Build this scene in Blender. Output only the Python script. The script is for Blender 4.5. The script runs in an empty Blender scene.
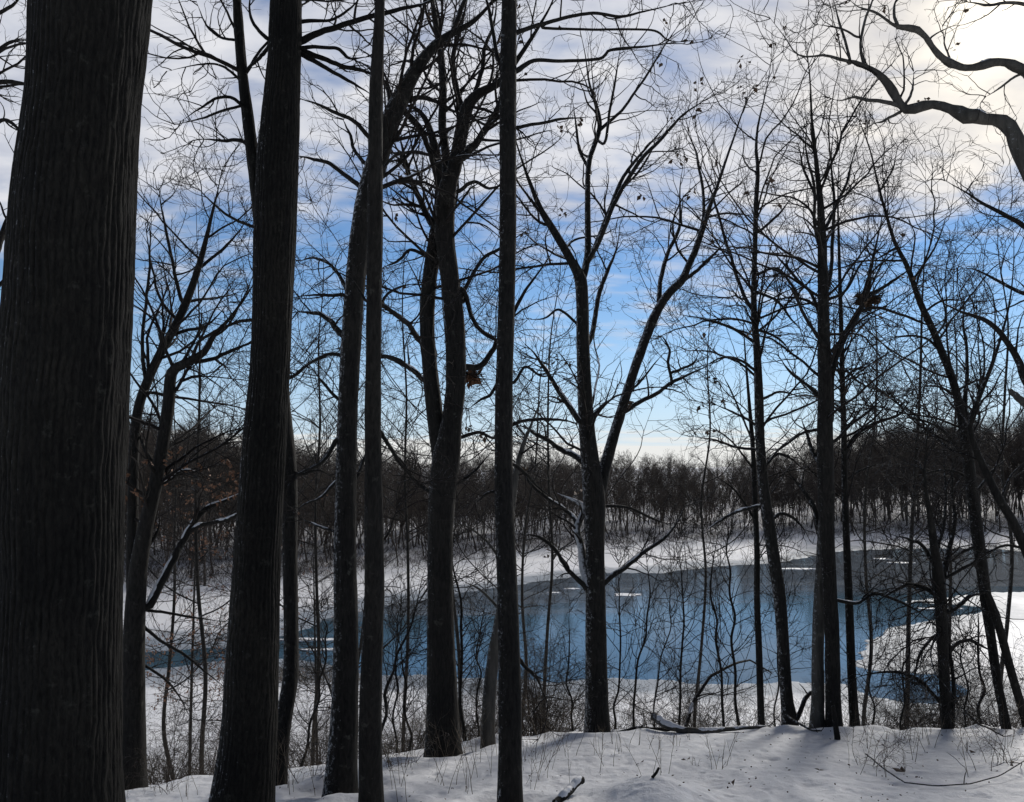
import bpy, math, numpy as np
R_ = math.radians
PI = math.pi
scene = bpy.context.scene
COL = scene.collection

# ------------------------------------------------------------------ camera geometry
F = 835.0
PITCH = R_(4.6)
EYE = np.array([0.0, 0.0, 12.0])
cp, sp = math.cos(PITCH), math.sin(PITCH)

def at(px, py, Y):
    """world point on the vertical plane y=Y seen at a given image position"""
    xr = (np.asarray(px, float) - 512.0) / F
    yr = (401.0 - np.asarray(py, float)) / F
    s = np.asarray(Y, float) / (cp - yr * sp)
    return np.stack([xr * s, s * (cp - yr * sp), EYE[2] + s * (sp + yr * cp)], -1)

def on_level(px, py, z=0.0):
    xr = (np.asarray(px, float) - 512.0) / F
    yr = (401.0 - np.asarray(py, float)) / F
    s = (z - EYE[2]) / (sp + yr * cp)
    return np.stack([xr * s, s * (cp - yr * sp)], -1)

def project(p):
    x, y, z = p[0], p[1], p[2] - EYE[2]
    d = y * cp + z * sp
    return 512 + F * x / d, 401 - F * (-y * sp + z * cp) / d

# ------------------------------------------------------------------ noise
def hash2(ix, iy, seed=0):
    h = (ix.astype(np.int64) * 374761393 + iy.astype(np.int64) * 668265263 + seed * 974711) & 0x7fffffff
    h = ((h ^ (h >> 13)) * 1274126177) & 0x7fffffff
    h = ((h ^ (h >> 16)) * 2246822519) & 0x7fffffff
    return (h & 0xffff) / 65535.0

def vnoise(x, y, seed=0, perx=None):
    ix = np.floor(x).astype(np.int64); iy = np.floor(y).astype(np.int64)
    fx = x - ix; fy = y - iy
    fx = fx * fx * (3 - 2 * fx); fy = fy * fy * (3 - 2 * fy)
    ix1 = ix + 1
    if perx:
        ix = ix % perx; ix1 = ix1 % perx
    a = hash2(ix, iy, seed); b = hash2(ix1, iy, seed)
    c = hash2(ix, iy + 1, seed); d = hash2(ix1, iy + 1, seed)
    return (a * (1 - fx) + b * fx) * (1 - fy) + (c * (1 - fx) + d * fx) * fy

def fbm(x, y, seed=0, octv=4, gain=0.5):
    s = 0; a = 1; t = 0
    for o in range(octv):
        s = s + a * vnoise(x * 2 ** o, y * 2 ** o, seed + o * 17); t += a; a *= gain
    return s / t - 0.5

def sstep(a, b, x):
    t = np.clip((x - a) / (b - a), 0, 1)
    return t * t * (3 - 2 * t)

# ------------------------------------------------------------------ terrain
pond_px = [(-60,656),(145,653),(228,648),(300,632),(331,619),(400,602),(440,597),(520,584),(600,573),(660,573),(720,566),
           (780,563),(840,551),(920,548),(1000,549),(1060,556),(1150,565),(1150,585),(1060,592),(1024,592),(985,593),
           (935,598),(905,602),(950,604),(978,607),(978,613),(925,621),(885,630),(868,645),(858,666),(880,672),(935,674),
           (965,688),(939,704),(900,703),(868,694),(846,684),(780,683),(700,684),(650,680),(600,678),(560,682),
           (520,678),(460,680),(420,676),(385,675),(350,672),(330,668),(300,661),(270,659),(228,660),(190,664),(145,670),(-60,674)]
POND = np.array([on_level(a, b) for a, b in pond_px])

def poly_sd(x, y, poly):
    """signed distance, negative inside"""
    d2 = np.full(x.shape, 1e18); inside = np.zeros(x.shape, bool)
    n = len(poly)
    for i in range(n):
        ax, ay = poly[i]; bx, by = poly[(i + 1) % n]
        ex, ey = bx - ax, by - ay
        t = np.clip(((x - ax) * ex + (y - ay) * ey) / (ex * ex + ey * ey + 1e-12), 0, 1)
        d2 = np.minimum(d2, (x - ax - t * ex) ** 2 + (y - ay - t * ey) ** 2)
        if abs(ey) > 1e-12:
            c = ((ay > y) != (by > y)) & (x < ex * (y - ay) / ey + ax)
            inside ^= c
    d = np.sqrt(d2)
    return np.where(inside, -d, d)

tl_px = np.array([(-400,600),(-200,600),(145,591),(230,588),(331,580),(400,572),(520,556),(600,550),(720,546),(840,541),(920,538),(1024,538),(1200,540),(1400,545)], float)
_tl = np.array([on_level(a, b) for a, b in tl_px])
TLB = _tl[:, 0] / _tl[:, 1]; TLY = _tl[:, 1]

def treeline(x, y):
    b = x / np.maximum(y, 1.0)
    return np.interp(b, TLB, TLY)

def near_hill(x, y):
    yc = np.interp(x, [-30,-8,-4,0,1,4,8,30], [6,7,8,9.3,9.6,9.2,8.8,8])
    tilt = np.where(x < 0, 0.08 * x, 0.02 * x)
    tilt = np.clip(tilt, -2.5, 0.6)
    ye = np.maximum(y, -14 + 0 * y)
    base = 10.57 - 0.15 * ye + tilt
    s = y - yc
    return base - 0.30 * (np.sqrt(s * s + 0.16) + s) / 2

def H(x, y, fine=True):
    x = np.asarray(x, float); y = np.asarray(y, float)
    nh = near_hill(x, y)
    sd = poly_sd(x, y, POND) + 1.3 * fbm(x * 0.25, y * 0.25, 5, 4) + 0.8 * fbm(x * 1.1, y * 0.7, 55, 3)
    land = 0.03 + 0.4 * sstep(0, 13, sd) + 0.35 * fbm(x * 0.12, y * 0.12, 9, 3) * sstep(1, 8, sd)
    front = y > 20
    over = np.where(front, y - treeline(x, y), 0)
    b = x / np.maximum(y, 1.0)
    slope = np.interp(b, [-0.8, -0.45, -0.2, 0.15, 0.4, 0.6], [0.10, 0.075, 0.035, 0.03, 0.07, 0.10])
    rise = slope * 90 * (1 - np.exp(-np.clip(over + 4, 0, 1e9) / 90))
    rise = rise + 3 * fbm(x * 0.01, y * 0.01, 31, 3) * sstep(10, 90, over)
    side = np.maximum(np.abs(x) - 95, 0) * np.where(front, 0.05, 0.0)
    land = land + rise + np.minimum(side, 8)
    land = np.where(sd < 0, np.maximum(-0.9, -0.03 + sd * 0.35), land)
    k = 0.7
    m = np.maximum(nh, land); h = np.clip(k - np.abs(nh - land), 0, None)
    z = m + h * h * 0.25 / k
    if fine:
        r = np.hypot(x, y)
        w = np.exp(-r / 22.0)
        z = z + w * (0.20 * fbm(x * 0.45, y * 0.45, 3, 3) + 0.045 * fbm(x * 2.0, y * 2.4, 4, 4, 0.55)
                     + 0.03 * fbm(x * 8, y * 9, 6, 3))
        z = z + np.where(sd > 0, 0.04 * fbm(x * 0.9, y * 0.9, 8, 3), 0)
        z = z - w * 0.025 * sstep(.68, .92, vnoise(x * 3.1 + 5, y * 3.4, 91)) - w * 0.012 * sstep(.74, .9, vnoise(x * 9.0, y * 9.0, 92))
        for (hx, hy, hr) in HOLLOWS:
            d = np.hypot(x - hx, y - hy) / hr
            z = z - 0.10 * hr / .35 * np.exp(-(d * .95) ** 2) + 0.035 * np.exp(-((d - 1.7) / .5) ** 2)
        # the low snow hummock over a buried log in the foreground
        mx, my = MOUND
        z = z + 0.17 * np.exp(-((x - mx) / 0.36) ** 2 - ((y - my) / 0.42) ** 2)
    return z

MOUND = (1.03, 6.25)
HOLLOWS = [((p - 512) / F * Y * .975, Y, r) for p, Y, r in [(48,4.3,.6),(240,6.2,.42),(274,7.4,.22),(341,7.0,.3),(371,6.3,.24),(443,8.7,.36),(510,6.2,.24),(488,8.8,.2),(597,9.5,.3),(790,9.5,.2),(762,9.7,.14),(834,9.2,.22),(817,9.2,.2),(856,9.3,.16),(1006,9.0,.16),(1028,9.0,.16),(948,9.0,.18),(131,8.2,.32)]]

def ground_at(px, Y):
    """foot on the snow at distance Y, in the image column px (column taken at ground height)"""
    x = (px - 512.0) / F * Y
    for _ in range(3):
        z = float(H(np.array([x]), np.array([Y]))[0])
        d = Y * cp + (z - EYE[2]) * sp
        x = (px - 512.0) / F * d
    return np.array([x, Y, float(H(np.array([x]), np.array([Y]))[0])])

# ------------------------------------------------------------------ mesh buffer
class MB:
    def __init__(s):
        s.v = []; s.q = []; s.n = 0
    def raw(s, v, q):
        s.v.append(np.asarray(v, float).reshape(-1, 3)); s.q.append(np.asarray(q, np.int64).reshape(-1, 4) + s.n)
        s.n += len(s.v[-1])
    def tubes(s, P, Rd, sides=4, disp=None, closed_tip=True):
        P = np.asarray(P, float); Rd = np.asarray(Rd, float)
        if P.ndim == 2: P = P[None]; Rd = Rd[None]
        B, N = P.shape[:2]
        if B == 0: return
        T = np.gradient(P, axis=1); T /= np.linalg.norm(T, axis=2, keepdims=True) + 1e-12
        ch = P[:, -1] - P[:, 0]; ch /= np.linalg.norm(ch, axis=1, keepdims=True) + 1e-12
        ref = np.where(np.abs(ch[:, 2:3]) < 0.8, np.array([[0, 0, 1.0]]), np.array([[1.0, 0, 0]]))
        u0 = ref - (ref * ch).sum(1, keepdims=True) * ch
        u0 /= np.linalg.norm(u0, axis=1, keepdims=True)
        U = u0[:, None] - (u0[:, None] * T).sum(2, keepdims=True) * T
        U /= np.linalg.norm(U, axis=2, keepdims=True) + 1e-9
        V = np.cross(T, U)
        a = np.arange(sides) * 2 * PI / sides
        rr = Rd[:, :, None] * np.ones(sides)
        if disp is not None: rr = rr + disp
        if closed_tip: rr[:, -1] *= 0.05
        ver = P[:, :, None] + rr[..., None] * (np.cos(a)[None, None, :, None] * U[:, :, None] + np.sin(a)[None, None, :, None] * V[:, :, None])
        i = np.arange(N - 1)[:, None] * sides; j = np.arange(sides)[None]; j2 = (j + 1) % sides
        q = np.stack([i + j, i + j2, i + sides + j2, i + sides + j], -1).reshape(-1, 4)
        q = (q[None] + (np.arange(B) * N * sides)[:, None, None]).reshape(-1, 4)
        s.raw(ver.reshape(-1, 3), q)
    def arrays(s):
        return np.concatenate(s.v), np.concatenate(s.q)
    def mesh(s, name, mat, origin=(0, 0, 0), smooth=True, relief=None):
        v, q = s.arrays()
        me = mesh_from(name, v - np.asarray(origin), q, mat, smooth)
        if relief is not None:
            at_ = me.attributes.new('relief', 'FLOAT', 'POINT'); at_.data.foreach_set('value', np.ascontiguousarray(relief, np.float32).ravel())
        return me

def mesh_from(name, v, q, mat, smooth=True):
    me = bpy.data.meshes.new(name)
    me.vertices.add(len(v)); me.vertices.foreach_set('co', np.ascontiguousarray(v, np.float32).ravel())
    k = q.shape[1]
    me.loops.add(len(q) * k); me.loops.foreach_set('vertex_index', np.ascontiguousarray(q, np.int32).ravel())
    me.polygons.add(len(q)); me.polygons.foreach_set('loop_start', np.arange(len(q), dtype=np.int32) * k)
    if smooth: me.polygons.foreach_set('use_smooth', np.ones(len(q), bool))
    me.materials.append(mat)
    me.update(calc_edges=True); me.validate()
    return me

def link(name, me, parent=None, loc=None):
    o = bpy.data.objects.new(name, me); COL.objects.link(o)
    if parent is not None: o.parent = parent
    if loc is not None: o.location = loc
    return o

def tag(o, label=None, cat=None, group=None, kind=None):
    if label: o['label'] = label
    if cat: o['category'] = cat
    if group: o['group'] = group
    if kind: o['kind'] = kind
    return o

def thing(name, label, cat, loc, group=None):
    o = link(name, None, None, tuple(loc)); o.empty_display_size = 0.3
    return tag(o, label, cat, group)

# ------------------------------------------------------------------ materials
def mat(name):
    m = bpy.data.materials.new(name); m.use_nodes = True
    nt = m.node_tree; b = nt.nodes['Principled BSDF']
    return m, nt, b

def nd(nt, t, **kw):
    n = nt.nodes.new(t)
    for k, v in kw.items():
        if k in n.inputs.keys(): n.inputs[k].default_value = v
        else: setattr(n, k, v)
    return n

def ramp(nt, fac, stops):
    r = nd(nt, 'ShaderNodeValToRGB')
    e = r.color_ramp.elements
    while len(e) < len(stops): e.new(0.5)
    for el, (p, c) in zip(e, stops):
        el.position = p; el.color = (*c, 1) if len(c) == 3 else c
    nt.links.new(fac, r.inputs['Fac'])
    return r

def bark_mat(name, dark, light, vs=9.0, hs=60.0, bump=0.6, dist=0.01, lichen=0.0, stick=0.0, relief=0.0):
    m, nt, b = mat(name); L = nt.links
    tc = nd(nt, 'ShaderNodeTexCoord')
    mp = nd(nt, 'ShaderNodeMapping'); mp.inputs['Scale'].default_value = (hs, hs, vs)
    L.new(tc.outputs['Object'], mp.inputs['Vector'])
    n1 = nd(nt, 'ShaderNodeTexNoise', Scale=1.0, Detail=6.0, Roughness=0.65, Distortion=0.4)
    L.new(mp.outputs[0], n1.inputs['Vector'])
    v1 = nd(nt, 'ShaderNodeTexVoronoi', Scale=0.6); v1.feature = 'DISTANCE_TO_EDGE'
    L.new(mp.outputs[0], v1.inputs['Vector'])
    c = ramp(nt, n1.outputs['Fac'], [(0.32, dark), (0.72, light)])
    col = c.outputs[0]
    n2 = nd(nt, 'ShaderNodeTexNoise', Scale=2.2, Detail=3.0); L.new(tc.outputs['Object'], n2.inputs['Vector'])
    mx = nd(nt, 'ShaderNodeMix', data_type='RGBA', blend_type='MULTIPLY'); mx.inputs[0].default_value = 0.7
    r2 = ramp(nt, n2.outputs['Fac'], [(0.3, (0.55, 0.55, 0.55)), (0.7, (1.25, 1.2, 1.1))])
    L.new(col, mx.inputs[6]); L.new(r2.outputs[0], mx.inputs[7]); col = mx.outputs[2]
    if relief:
        # weathered grey ridge tops, darker cracks
        atn = nd(nt, 'ShaderNodeAttribute'); atn.attribute_name = 'relief'
        rr_ = ramp(nt, atn.outputs['Fac'], [(0.15, (.6, .6, .6)), (0.85, (1.25, 1.24, 1.2))])
        mr_ = nd(nt, 'ShaderNodeMix', data_type='RGBA', blend_type='MULTIPLY'); mr_.inputs[0].default_value = relief
        L.new(col, mr_.inputs[6]); L.new(rr_.outputs[0], mr_.inputs[7]); col = mr_.outputs[2]
    if lichen:
        n3 = nd(nt, 'ShaderNodeTexNoise', Scale=11.0, Detail=5.0, Roughness=0.7); L.new(tc.outputs['Object'], n3.inputs['Vector'])
        r3 = ramp(nt, n3.outputs['Fac'], [(0.60, (0, 0, 0)), (0.72, (lichen,) * 3)])
        ml = nd(nt, 'ShaderNodeMix', data_type='RGBA'); L.new(r3.outputs[0], ml.inputs[0]); L.new(col, ml.inputs[6])
        ml.inputs[7].default_value = (0.16, 0.16, 0.13, 1); col = ml.outputs[2]
    if stick:
        # wind-driven snow frozen to one side and to the tops of limbs
        geo = nd(nt, 'ShaderNodeNewGeometry')
        dt = nd(nt, 'ShaderNodeVectorMath', operation='DOT_PRODUCT'); dt.inputs[1].default_value = (-0.72, -0.12, 0.68)
        L.new(geo.outputs['Normal'], dt.inputs[0])
        n4 = nd(nt, 'ShaderNodeTexNoise', Scale=30.0, Detail=6.0, Roughness=0.8); L.new(tc.outputs['Object'], n4.inputs['Vector'])
        ad = nd(nt, 'ShaderNodeMath', operation='MULTIPLY_ADD'); L.new(dt.outputs['Value'], ad.inputs[0]); ad.inputs[1].default_value = 0.30
        L.new(n4.outputs['Fac'], ad.inputs[2])
        r4 = ramp(nt, ad.outputs[0], [(0.80 - 0.07 * stick, (0, 0, 0)), (0.94 - 0.07 * stick, (.8, .8, .8))])
        ms = nd(nt, 'ShaderNodeMix', data_type='RGBA'); L.new(r4.outputs[0], ms.inputs[0]); L.new(col, ms.inputs[6])
        ms.inputs[7].default_value = (0.62, 0.64, 0.67, 1); col = ms.outputs[2]
    L.new(col, b.inputs['Base Color'])
    b.inputs['Roughness'].default_value = 0.9
    b.inputs['Specular IOR Level'].default_value = 0.2
    ma = nd(nt, 'ShaderNodeMath', operation='ADD'); L.new(n1.outputs['Fac'], ma.inputs[0]); L.new(v1.outputs['Distance'], ma.inputs[1])
    bp = nd(nt, 'ShaderNodeBump', Strength=bump, Distance=dist); L.new(ma.outputs[0], bp.inputs['Height'])
    L.new(bp.outputs[0], b.inputs['Normal'])
    return m

BARK_OAK = bark_mat('furrowed_bark', (0.006, 0.0055, 0.005), (0.026, 0.0245, 0.021), 22, 60, 1.0, 0.008, 0.2, 0.55, 1.0)
BARK_GREY = bark_mat('grey_bark', (0.008, 0.0075, 0.007), (0.032, 0.030, 0.027), 12, 50, 0.8, 0.008, 0.3, 0.45)
BARK_SNOWY = bark_mat('snow_plastered_bark', (0.009, 0.0085, 0.008), (0.034, 0.032, 0.029), 12, 50, 0.8, 0.008, 0.5, 1.35)
BARK_PALE = bark_mat('pale_smooth_bark', (0.045, 0.043, 0.039), (0.115, 0.11, 0.10), 3, 22, 0.3, 0.004, 0.6, 0.8)
BARK_FROST = bark_mat('frosted_bark', (0.03, 0.029, 0.027), (0.08, 0.077, 0.07), 8, 40, 0.5, 0.006, 0.6, 4.2)
TWIG = bark_mat('twig_bark', (0.010, 0.0085, 0.008), (0.028, 0.024, 0.0215), 14, 14, 0.1, 0.002, 0.0, 0.2)
SHRUBTWIG = bark_mat('shrub_bark', (0.035, 0.028, 0.023), (0.085, 0.07, 0.057), 14, 14, 0.1, 0.002, 0.0, 0.3)
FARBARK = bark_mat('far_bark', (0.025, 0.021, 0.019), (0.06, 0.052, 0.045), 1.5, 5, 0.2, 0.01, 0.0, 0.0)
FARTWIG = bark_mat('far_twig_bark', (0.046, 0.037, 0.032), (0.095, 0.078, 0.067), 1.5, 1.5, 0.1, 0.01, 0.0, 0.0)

def snow_mat(name, debris=True):
    m, nt, b = mat(name); L = nt.links
    tc = nd(nt, 'ShaderNodeTexCoord')
    n1 = nd(nt, 'ShaderNodeTexNoise', Scale=0.35, Detail=5.0); L.new(tc.outputs['Object'], n1.inputs['Vector'])
    c = ramp(nt, n1.outputs['Fac'], [(0.3, (0.74, 0.75, 0.78)), (0.7, (0.82, 0.82, 0.83))])
    col = c.outputs[0]
    if debris:
        n2 = nd(nt, 'ShaderNodeTexNoise', Scale=38.0, Detail=3.0, Roughness=0.7); L.new(tc.outputs['Object'], n2.inputs['Vector'])
        r2 = ramp(nt, n2.outputs['Fac'], [(0.67, (0, 0, 0)), (0.73, (0.75, 0.75, 0.75))])
        n3 = nd(nt, 'ShaderNodeTexNoise', Scale=1.3, Detail=4.0); L.new(tc.outputs['Object'], n3.inputs['Vector'])
        r3 = ramp(nt, n3.outputs['Fac'], [(0.45, (0, 0, 0)), (0.65, (1, 1, 1))])
        mu = nd(nt, 'ShaderNodeMath', operation='MULTIPLY'); L.new(r2.outputs[0], mu.inputs[0]); L.new(r3.outputs[0], mu.inputs[1])
        mx = nd(nt, 'ShaderNodeMix', data_type='RGBA'); L.new(mu.outputs[0], mx.inputs[0]); L.new(col, mx.inputs[6])
        mx.inputs[7].default_value = (0.10, 0.075, 0.05, 1); col = mx.outputs[2]
    if debris:
        # grey wet slush where the snow lies just above the water
        spz = nd(nt, 'ShaderNodeSeparateXYZ'); L.new(tc.outputs['Object'], spz.inputs[0])
        n5 = nd(nt, 'ShaderNodeTexNoise', Scale=0.22, Detail=6.0, Roughness=0.65); L.new(tc.outputs['Object'], n5.inputs['Vector'])
        zz = nd(nt, 'ShaderNodeMath', operation='MULTIPLY_ADD'); L.new(n5.outputs['Fac'], zz.inputs[0]); zz.inputs[1].default_value = -0.26; L.new(spz.outputs[2], zz.inputs[2])
        mz = nd(nt, 'ShaderNodeMapRange'); L.new(zz.outputs[0], mz.inputs[0])
        for i, k in enumerate((0.06, -0.06, 0.0, 0.9)): mz.inputs[i + 1].default_value = k
        mq = nd(nt, 'ShaderNodeMix', data_type='RGBA'); L.new(mz.outputs[0], mq.inputs[0]); L.new(col, mq.inputs[6])
        mq.inputs[7].default_value = (0.19, 0.23, 0.28, 1); col = mq.outputs[2]
    L.new(col, b.inputs['Base Color'])
    b.inputs['Roughness'].default_value = 0.65
    b.inputs['Specular IOR Level'].default_value = 0.25
    n4 = nd(nt, 'ShaderNodeTexNoise', Scale=7.0, Detail=8.0, Roughness=0.6); L.new(tc.outputs['Object'], n4.inputs['Vector'])
    bp = nd(nt, 'ShaderNodeBump', Strength=0.55, Distance=0.05); L.new(n4.outputs['Fac'], bp.inputs['Height'])
    L.new(bp.outputs[0], b.inputs['Normal'])
    return m
SNOW = snow_mat('snow'); SNOWCAP = snow_mat('clean_snow', False)

def leaf_mat(name, c1, c2):
    m, nt, b = mat(name); L = nt.links
    tc = nd(nt, 'ShaderNodeTexCoord')
    n1 = nd(nt, 'ShaderNodeTexNoise', Scale=9.0, Detail=2.0); L.new(tc.outputs['Object'], n1.inputs['Vector'])
    c = ramp(nt, n1.outputs['Fac'], [(0.3, c1), (0.7, c2)]); L.new(c.outputs[0], b.inputs['Base Color'])
    b.inputs['Roughness'].default_value = 0.7
    return m
DRYLEAF = leaf_mat('dry_leaf', (0.05, 0.03, 0.018), (0.12, 0.07, 0.035))
RUSTLEAF = leaf_mat('rust_leaf', (0.14, 0.065, 0.032), (0.25, 0.12, 0.06))
STRAW = leaf_mat('dry_stalk', (0.06, 0.045, 0.03), (0.16, 0.12, 0.075))

def water_mat():
    m, nt, b = mat('pond_water'); L = nt.links
    b.inputs['Base Color'].default_value = (0.050, 0.105, 0.150, 1)
    b.inputs['Roughness'].default_value = 0.07
    b.inputs['IOR'].default_value = 1.33
    tc = nd(nt, 'ShaderNodeTexCoord')
    def nz(sc, scale, det, ro=.55):
        mp = nd(nt, 'ShaderNodeMapping'); mp.inputs['Scale'].default_value = sc; L.new(tc.outputs['Object'], mp.inputs['Vector'])
        n = nd(nt, 'ShaderNodeTexNoise', Scale=scale, Detail=det, Roughness=ro); L.new(mp.outputs[0], n.inputs['Vector']); return n.outputs['Fac']
    n1 = nz((.5, 2.2, 1), 1.0, 4)
    bp = nd(nt, 'ShaderNodeBump', Strength=0.10, Distance=0.05); L.new(n1, bp.inputs['Height']); L.new(bp.outputs[0], b.inputs['Normal'])
    # a skin of grey ice over the far half of the pond, its edge ragged
    ice = nd(nt, 'ShaderNodeBsdfPrincipled'); ice.inputs['Specular IOR Level'].default_value = 0.4; ice.inputs['Roughness'].default_value = 0.09; ice.inputs['IOR'].default_value = 1.31
    n2 = nz((.07, .30, 1), 1.0, 7, .62)
    c = ramp(nt, n2, [(0.30, (0.085, 0.105, 0.13)), (0.56, (0.14, 0.165, 0.195)), (0.66, (0.20, 0.225, 0.25)), (0.76, (0.40, 0.42, 0.44))])
    L.new(c.outputs[0], ice.inputs['Base Color'])
    bi = nd(nt, 'ShaderNodeBump', Strength=0.12, Distance=0.03); L.new(n2, bi.inputs['Height']); L.new(bi.outputs[0], ice.inputs['Normal'])
    sp = nd(nt, 'ShaderNodeSeparateXYZ'); L.new(tc.outputs['Object'], sp.inputs[0])
    e = nd(nt, 'ShaderNodeMath', operation='MULTIPLY_ADD'); L.new(sp.outputs[0], e.inputs[0]); e.inputs[1].default_value = -0.30; L.new(sp.outputs[1], e.inputs[2])
    n3 = nz((.05, .22, 1), 1.0, 6, .6)
    e2 = nd(nt, 'ShaderNodeMath', operation='MULTIPLY_ADD'); L.new(n3, e2.inputs[0]); e2.inputs[1].default_value = 26.0; L.new(e.outputs[0], e2.inputs[2])
    mr = nd(nt, 'ShaderNodeMapRange'); mr.interpolation_type = 'SMOOTHSTEP'; L.new(e2.outputs[0], mr.inputs[0])
    mr.inputs[1].default_value = 69.0 + 13 - 2; mr.inputs[2].default_value = 69.0 + 13 + 6
    mx = nd(nt, 'ShaderNodeMixShader'); L.new(mr.outputs[0], mx.inputs[0]); L.new(b.outputs[0], mx.inputs[1]); L.new(ice.outputs[0], mx.inputs[2])
    L.new(mx.outputs[0], nt.nodes['Material Output'].inputs['Surface'])
    return m
WATER = water_mat()

# ------------------------------------------------------------------ setting: ground, water, ice
def build_ground():
    th = np.concatenate([np.linspace(-41, 41, 760), np.linspace(43, 317, 110)])
    th = np.radians(th)
    r = np.concatenate([np.geomspace(0.4, 5, 50, endpoint=False), np.geomspace(5, 13, 300, endpoint=False),
                        np.geomspace(13, 36, 90, endpoint=False), np.geomspace(36, 160, 380, endpoint=False), np.geomspace(160, 4000, 70)])
    TH, RR = np.meshgrid(th, r)
    X = RR * np.sin(TH); Y = RR * np.cos(TH)
    Z = H(X, Y)
    nr, nt_ = X.shape
    v = np.stack([X, Y, Z], -1).reshape(-1, 3)
    i = np.arange(nr - 1)[:, None] * nt_; j = np.arange(nt_)[None]; j2 = (j + 1) % nt_
    q = np.stack([i + j, i + nt_ + j, i + nt_ + j2, i + j2], -1).reshape(-1, 4)
    # close the small hole under the viewer
    c = len(v); v = np.concatenate([v, [[0, 0, float(H(np.array([0.0]), np.array([0.0]))[0])]]])
    fan = np.stack([np.full(nt_, c), j[0], j2[0]], -1)
    fan = np.concatenate([fan, fan[:, 2:3]], 1)
    me = bpy.data.meshes.new('ground')
    me.vertices.add(len(v)); me.vertices.foreach_set('co', v.astype(np.float32).ravel())
    nq = len(q); nf = len(fan)
    me.loops.add(nq * 4 + nf * 3)
    me.loops.foreach_set('vertex_index', np.concatenate([q.ravel(), fan[:, :3].ravel()]).astype(np.int32))
    me.polygons.add(nq + nf)
    me.polygons.foreach_set('loop_start', np.concatenate([np.arange(nq) * 4, nq * 4 + np.arange(nf) * 3]).astype(np.int32))
    me.polygons.foreach_set('use_smooth', np.ones(nq + nf, bool))
    me.materials.append(SNOW); me.update(calc_edges=True)
    tag(link('ground', me), kind='structure')

def sheet(name, pts, z, m):
    me = bpy.data.meshes.new(name)
    me.from_pydata([(p[0], p[1], z) for p in pts], [], [list(range(len(pts)))])
    me.materials.append(m); me.update()
    if me.polygons[0].normal.z < 0: me.flip_normals()
    return tag(link(name, me), kind='structure')

build_ground()
sheet('water', [(-80, 36), (150, 36), (230, 190), (-120, 190)], 0.0, WATER)
# ------------------------------------------------------------------ branch growth
def resample(P, Rr, N):
    d = np.concatenate([[0], np.cumsum(np.linalg.norm(np.diff(P, axis=0), axis=1))])
    t = np.linspace(0, d[-1], N)
    return np.stack([np.interp(t, d, P[:, k]) for k in range(3)], -1), np.interp(t, d, Rr)

def spawn(rng, P, Rr, dens, tmin, lmin, lmax, lrel, ang, N, up=0.05, wob=0.2, rfrac=(0.35, 0.65), rmin=0.002, rmax=0.05, flat=1.0, fork=0, tmax=1.0):
    B, M = Rr.shape
    if B == 0: return np.zeros((0, N, 3)), np.zeros((0, N))
    Ls = np.linalg.norm(np.diff(P, axis=1), axis=2).sum(1)
    cnt = rng.poisson(dens * Ls * (tmax - tmin))
    idx = np.repeat(np.arange(B), cnt)
    t = rng.uniform(tmin, tmax, len(idx))
    if fork:
        idx = np.concatenate([idx, np.repeat(np.arange(B), fork)]); t = np.concatenate([t, rng.uniform(0.9, 0.985, B * fork)])
    K = len(idx)
    if K == 0: return np.zeros((0, N, 3)), np.zeros((0, N))
    f = t * (M - 1); i0 = np.minimum(f.astype(int), M - 2); w = (f - i0)[:, None]
    pos = P[idx, i0] * (1 - w) + P[idx, i0 + 1] * w
    tan = P[idx, i0 + 1] - P[idx, i0]; tan /= np.linalg.norm(tan, axis=1, keepdims=True) + 1e-12
    rp = Rr[idx, i0] * (1 - w[:, 0]) + Rr[idx, i0 + 1] * w[:, 0]
    rnd = rng.normal(size=(K, 3)); rnd[:, 2] *= flat
    per = rnd - (rnd * tan).sum(1, keepdims=True) * tan; per /= np.linalg.norm(per, axis=1, keepdims=True) + 1e-9
    a = np.radians(rng.uniform(ang[0], ang[1], K))[:, None]
    d = tan * np.cos(a) + per * np.sin(a)
    ln = np.clip(Ls[idx] * lrel * rng.uniform(0.5, 1.2, K) * (1.15 - 0.65 * t), lmin * rng.uniform(0.6, 1.2, K), lmax)
    r0 = np.clip(rp * rng.uniform(rfrac[0], rfrac[1], K), rmin, rmax)
    ln = np.minimum(ln, r0 * 170)
    out = np.zeros((K, N, 3)); out[:, 0] = pos
    st = (ln / (N - 1))[:, None]
    bend = rng.normal(size=(K, 3)) * wob * 0.35
    for n in range(1, N):
        d = d + rng.normal(size=(K, 3)) * wob + bend + np.array([0, 0, up])
        d /= np.linalg.norm(d, axis=1, keepdims=True)
        pos = pos + d * st; out[:, n] = pos
    s = np.linspace(0, 1, N)
    rad = r0[:, None] * (1 - 0.72 * s[None]); rad = np.maximum(rad, rmin * 0.6)
    return out, rad

def leaf_quads(rng, C, size):
    """small creased leaves (two quads folded along the midrib) at points C"""
    K = len(C)
    a = rng.normal(size=(K, 3)); a[:, 2] -= 0.6; a /= np.linalg.norm(a, axis=1, keepdims=True)
    b = np.cross(a, rng.normal(size=(K, 3))); b /= np.linalg.norm(b, axis=1, keepdims=True)
    n = np.cross(a, b)
    s = (size * rng.uniform(0.6, 1.3, K))[:, None]
    p0 = C; p1 = C + a * s; m = C + a * s * 0.5
    l = m + b * s * 0.3 + n * s * 0.16; r = m - b * s * 0.3 + n * s * 0.16
    lo = C + a * s * 0.2; 
    v = np.stack([p0, l, p1, m, p0, m, p1, r], 1).reshape(-1, 3)
    q = (np.array([[0, 1, 2, 3], [4, 5, 6, 7]])[None] + (np.arange(K) * 8)[:, None, None]).reshape(-1, 4)
    return v, q

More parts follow.
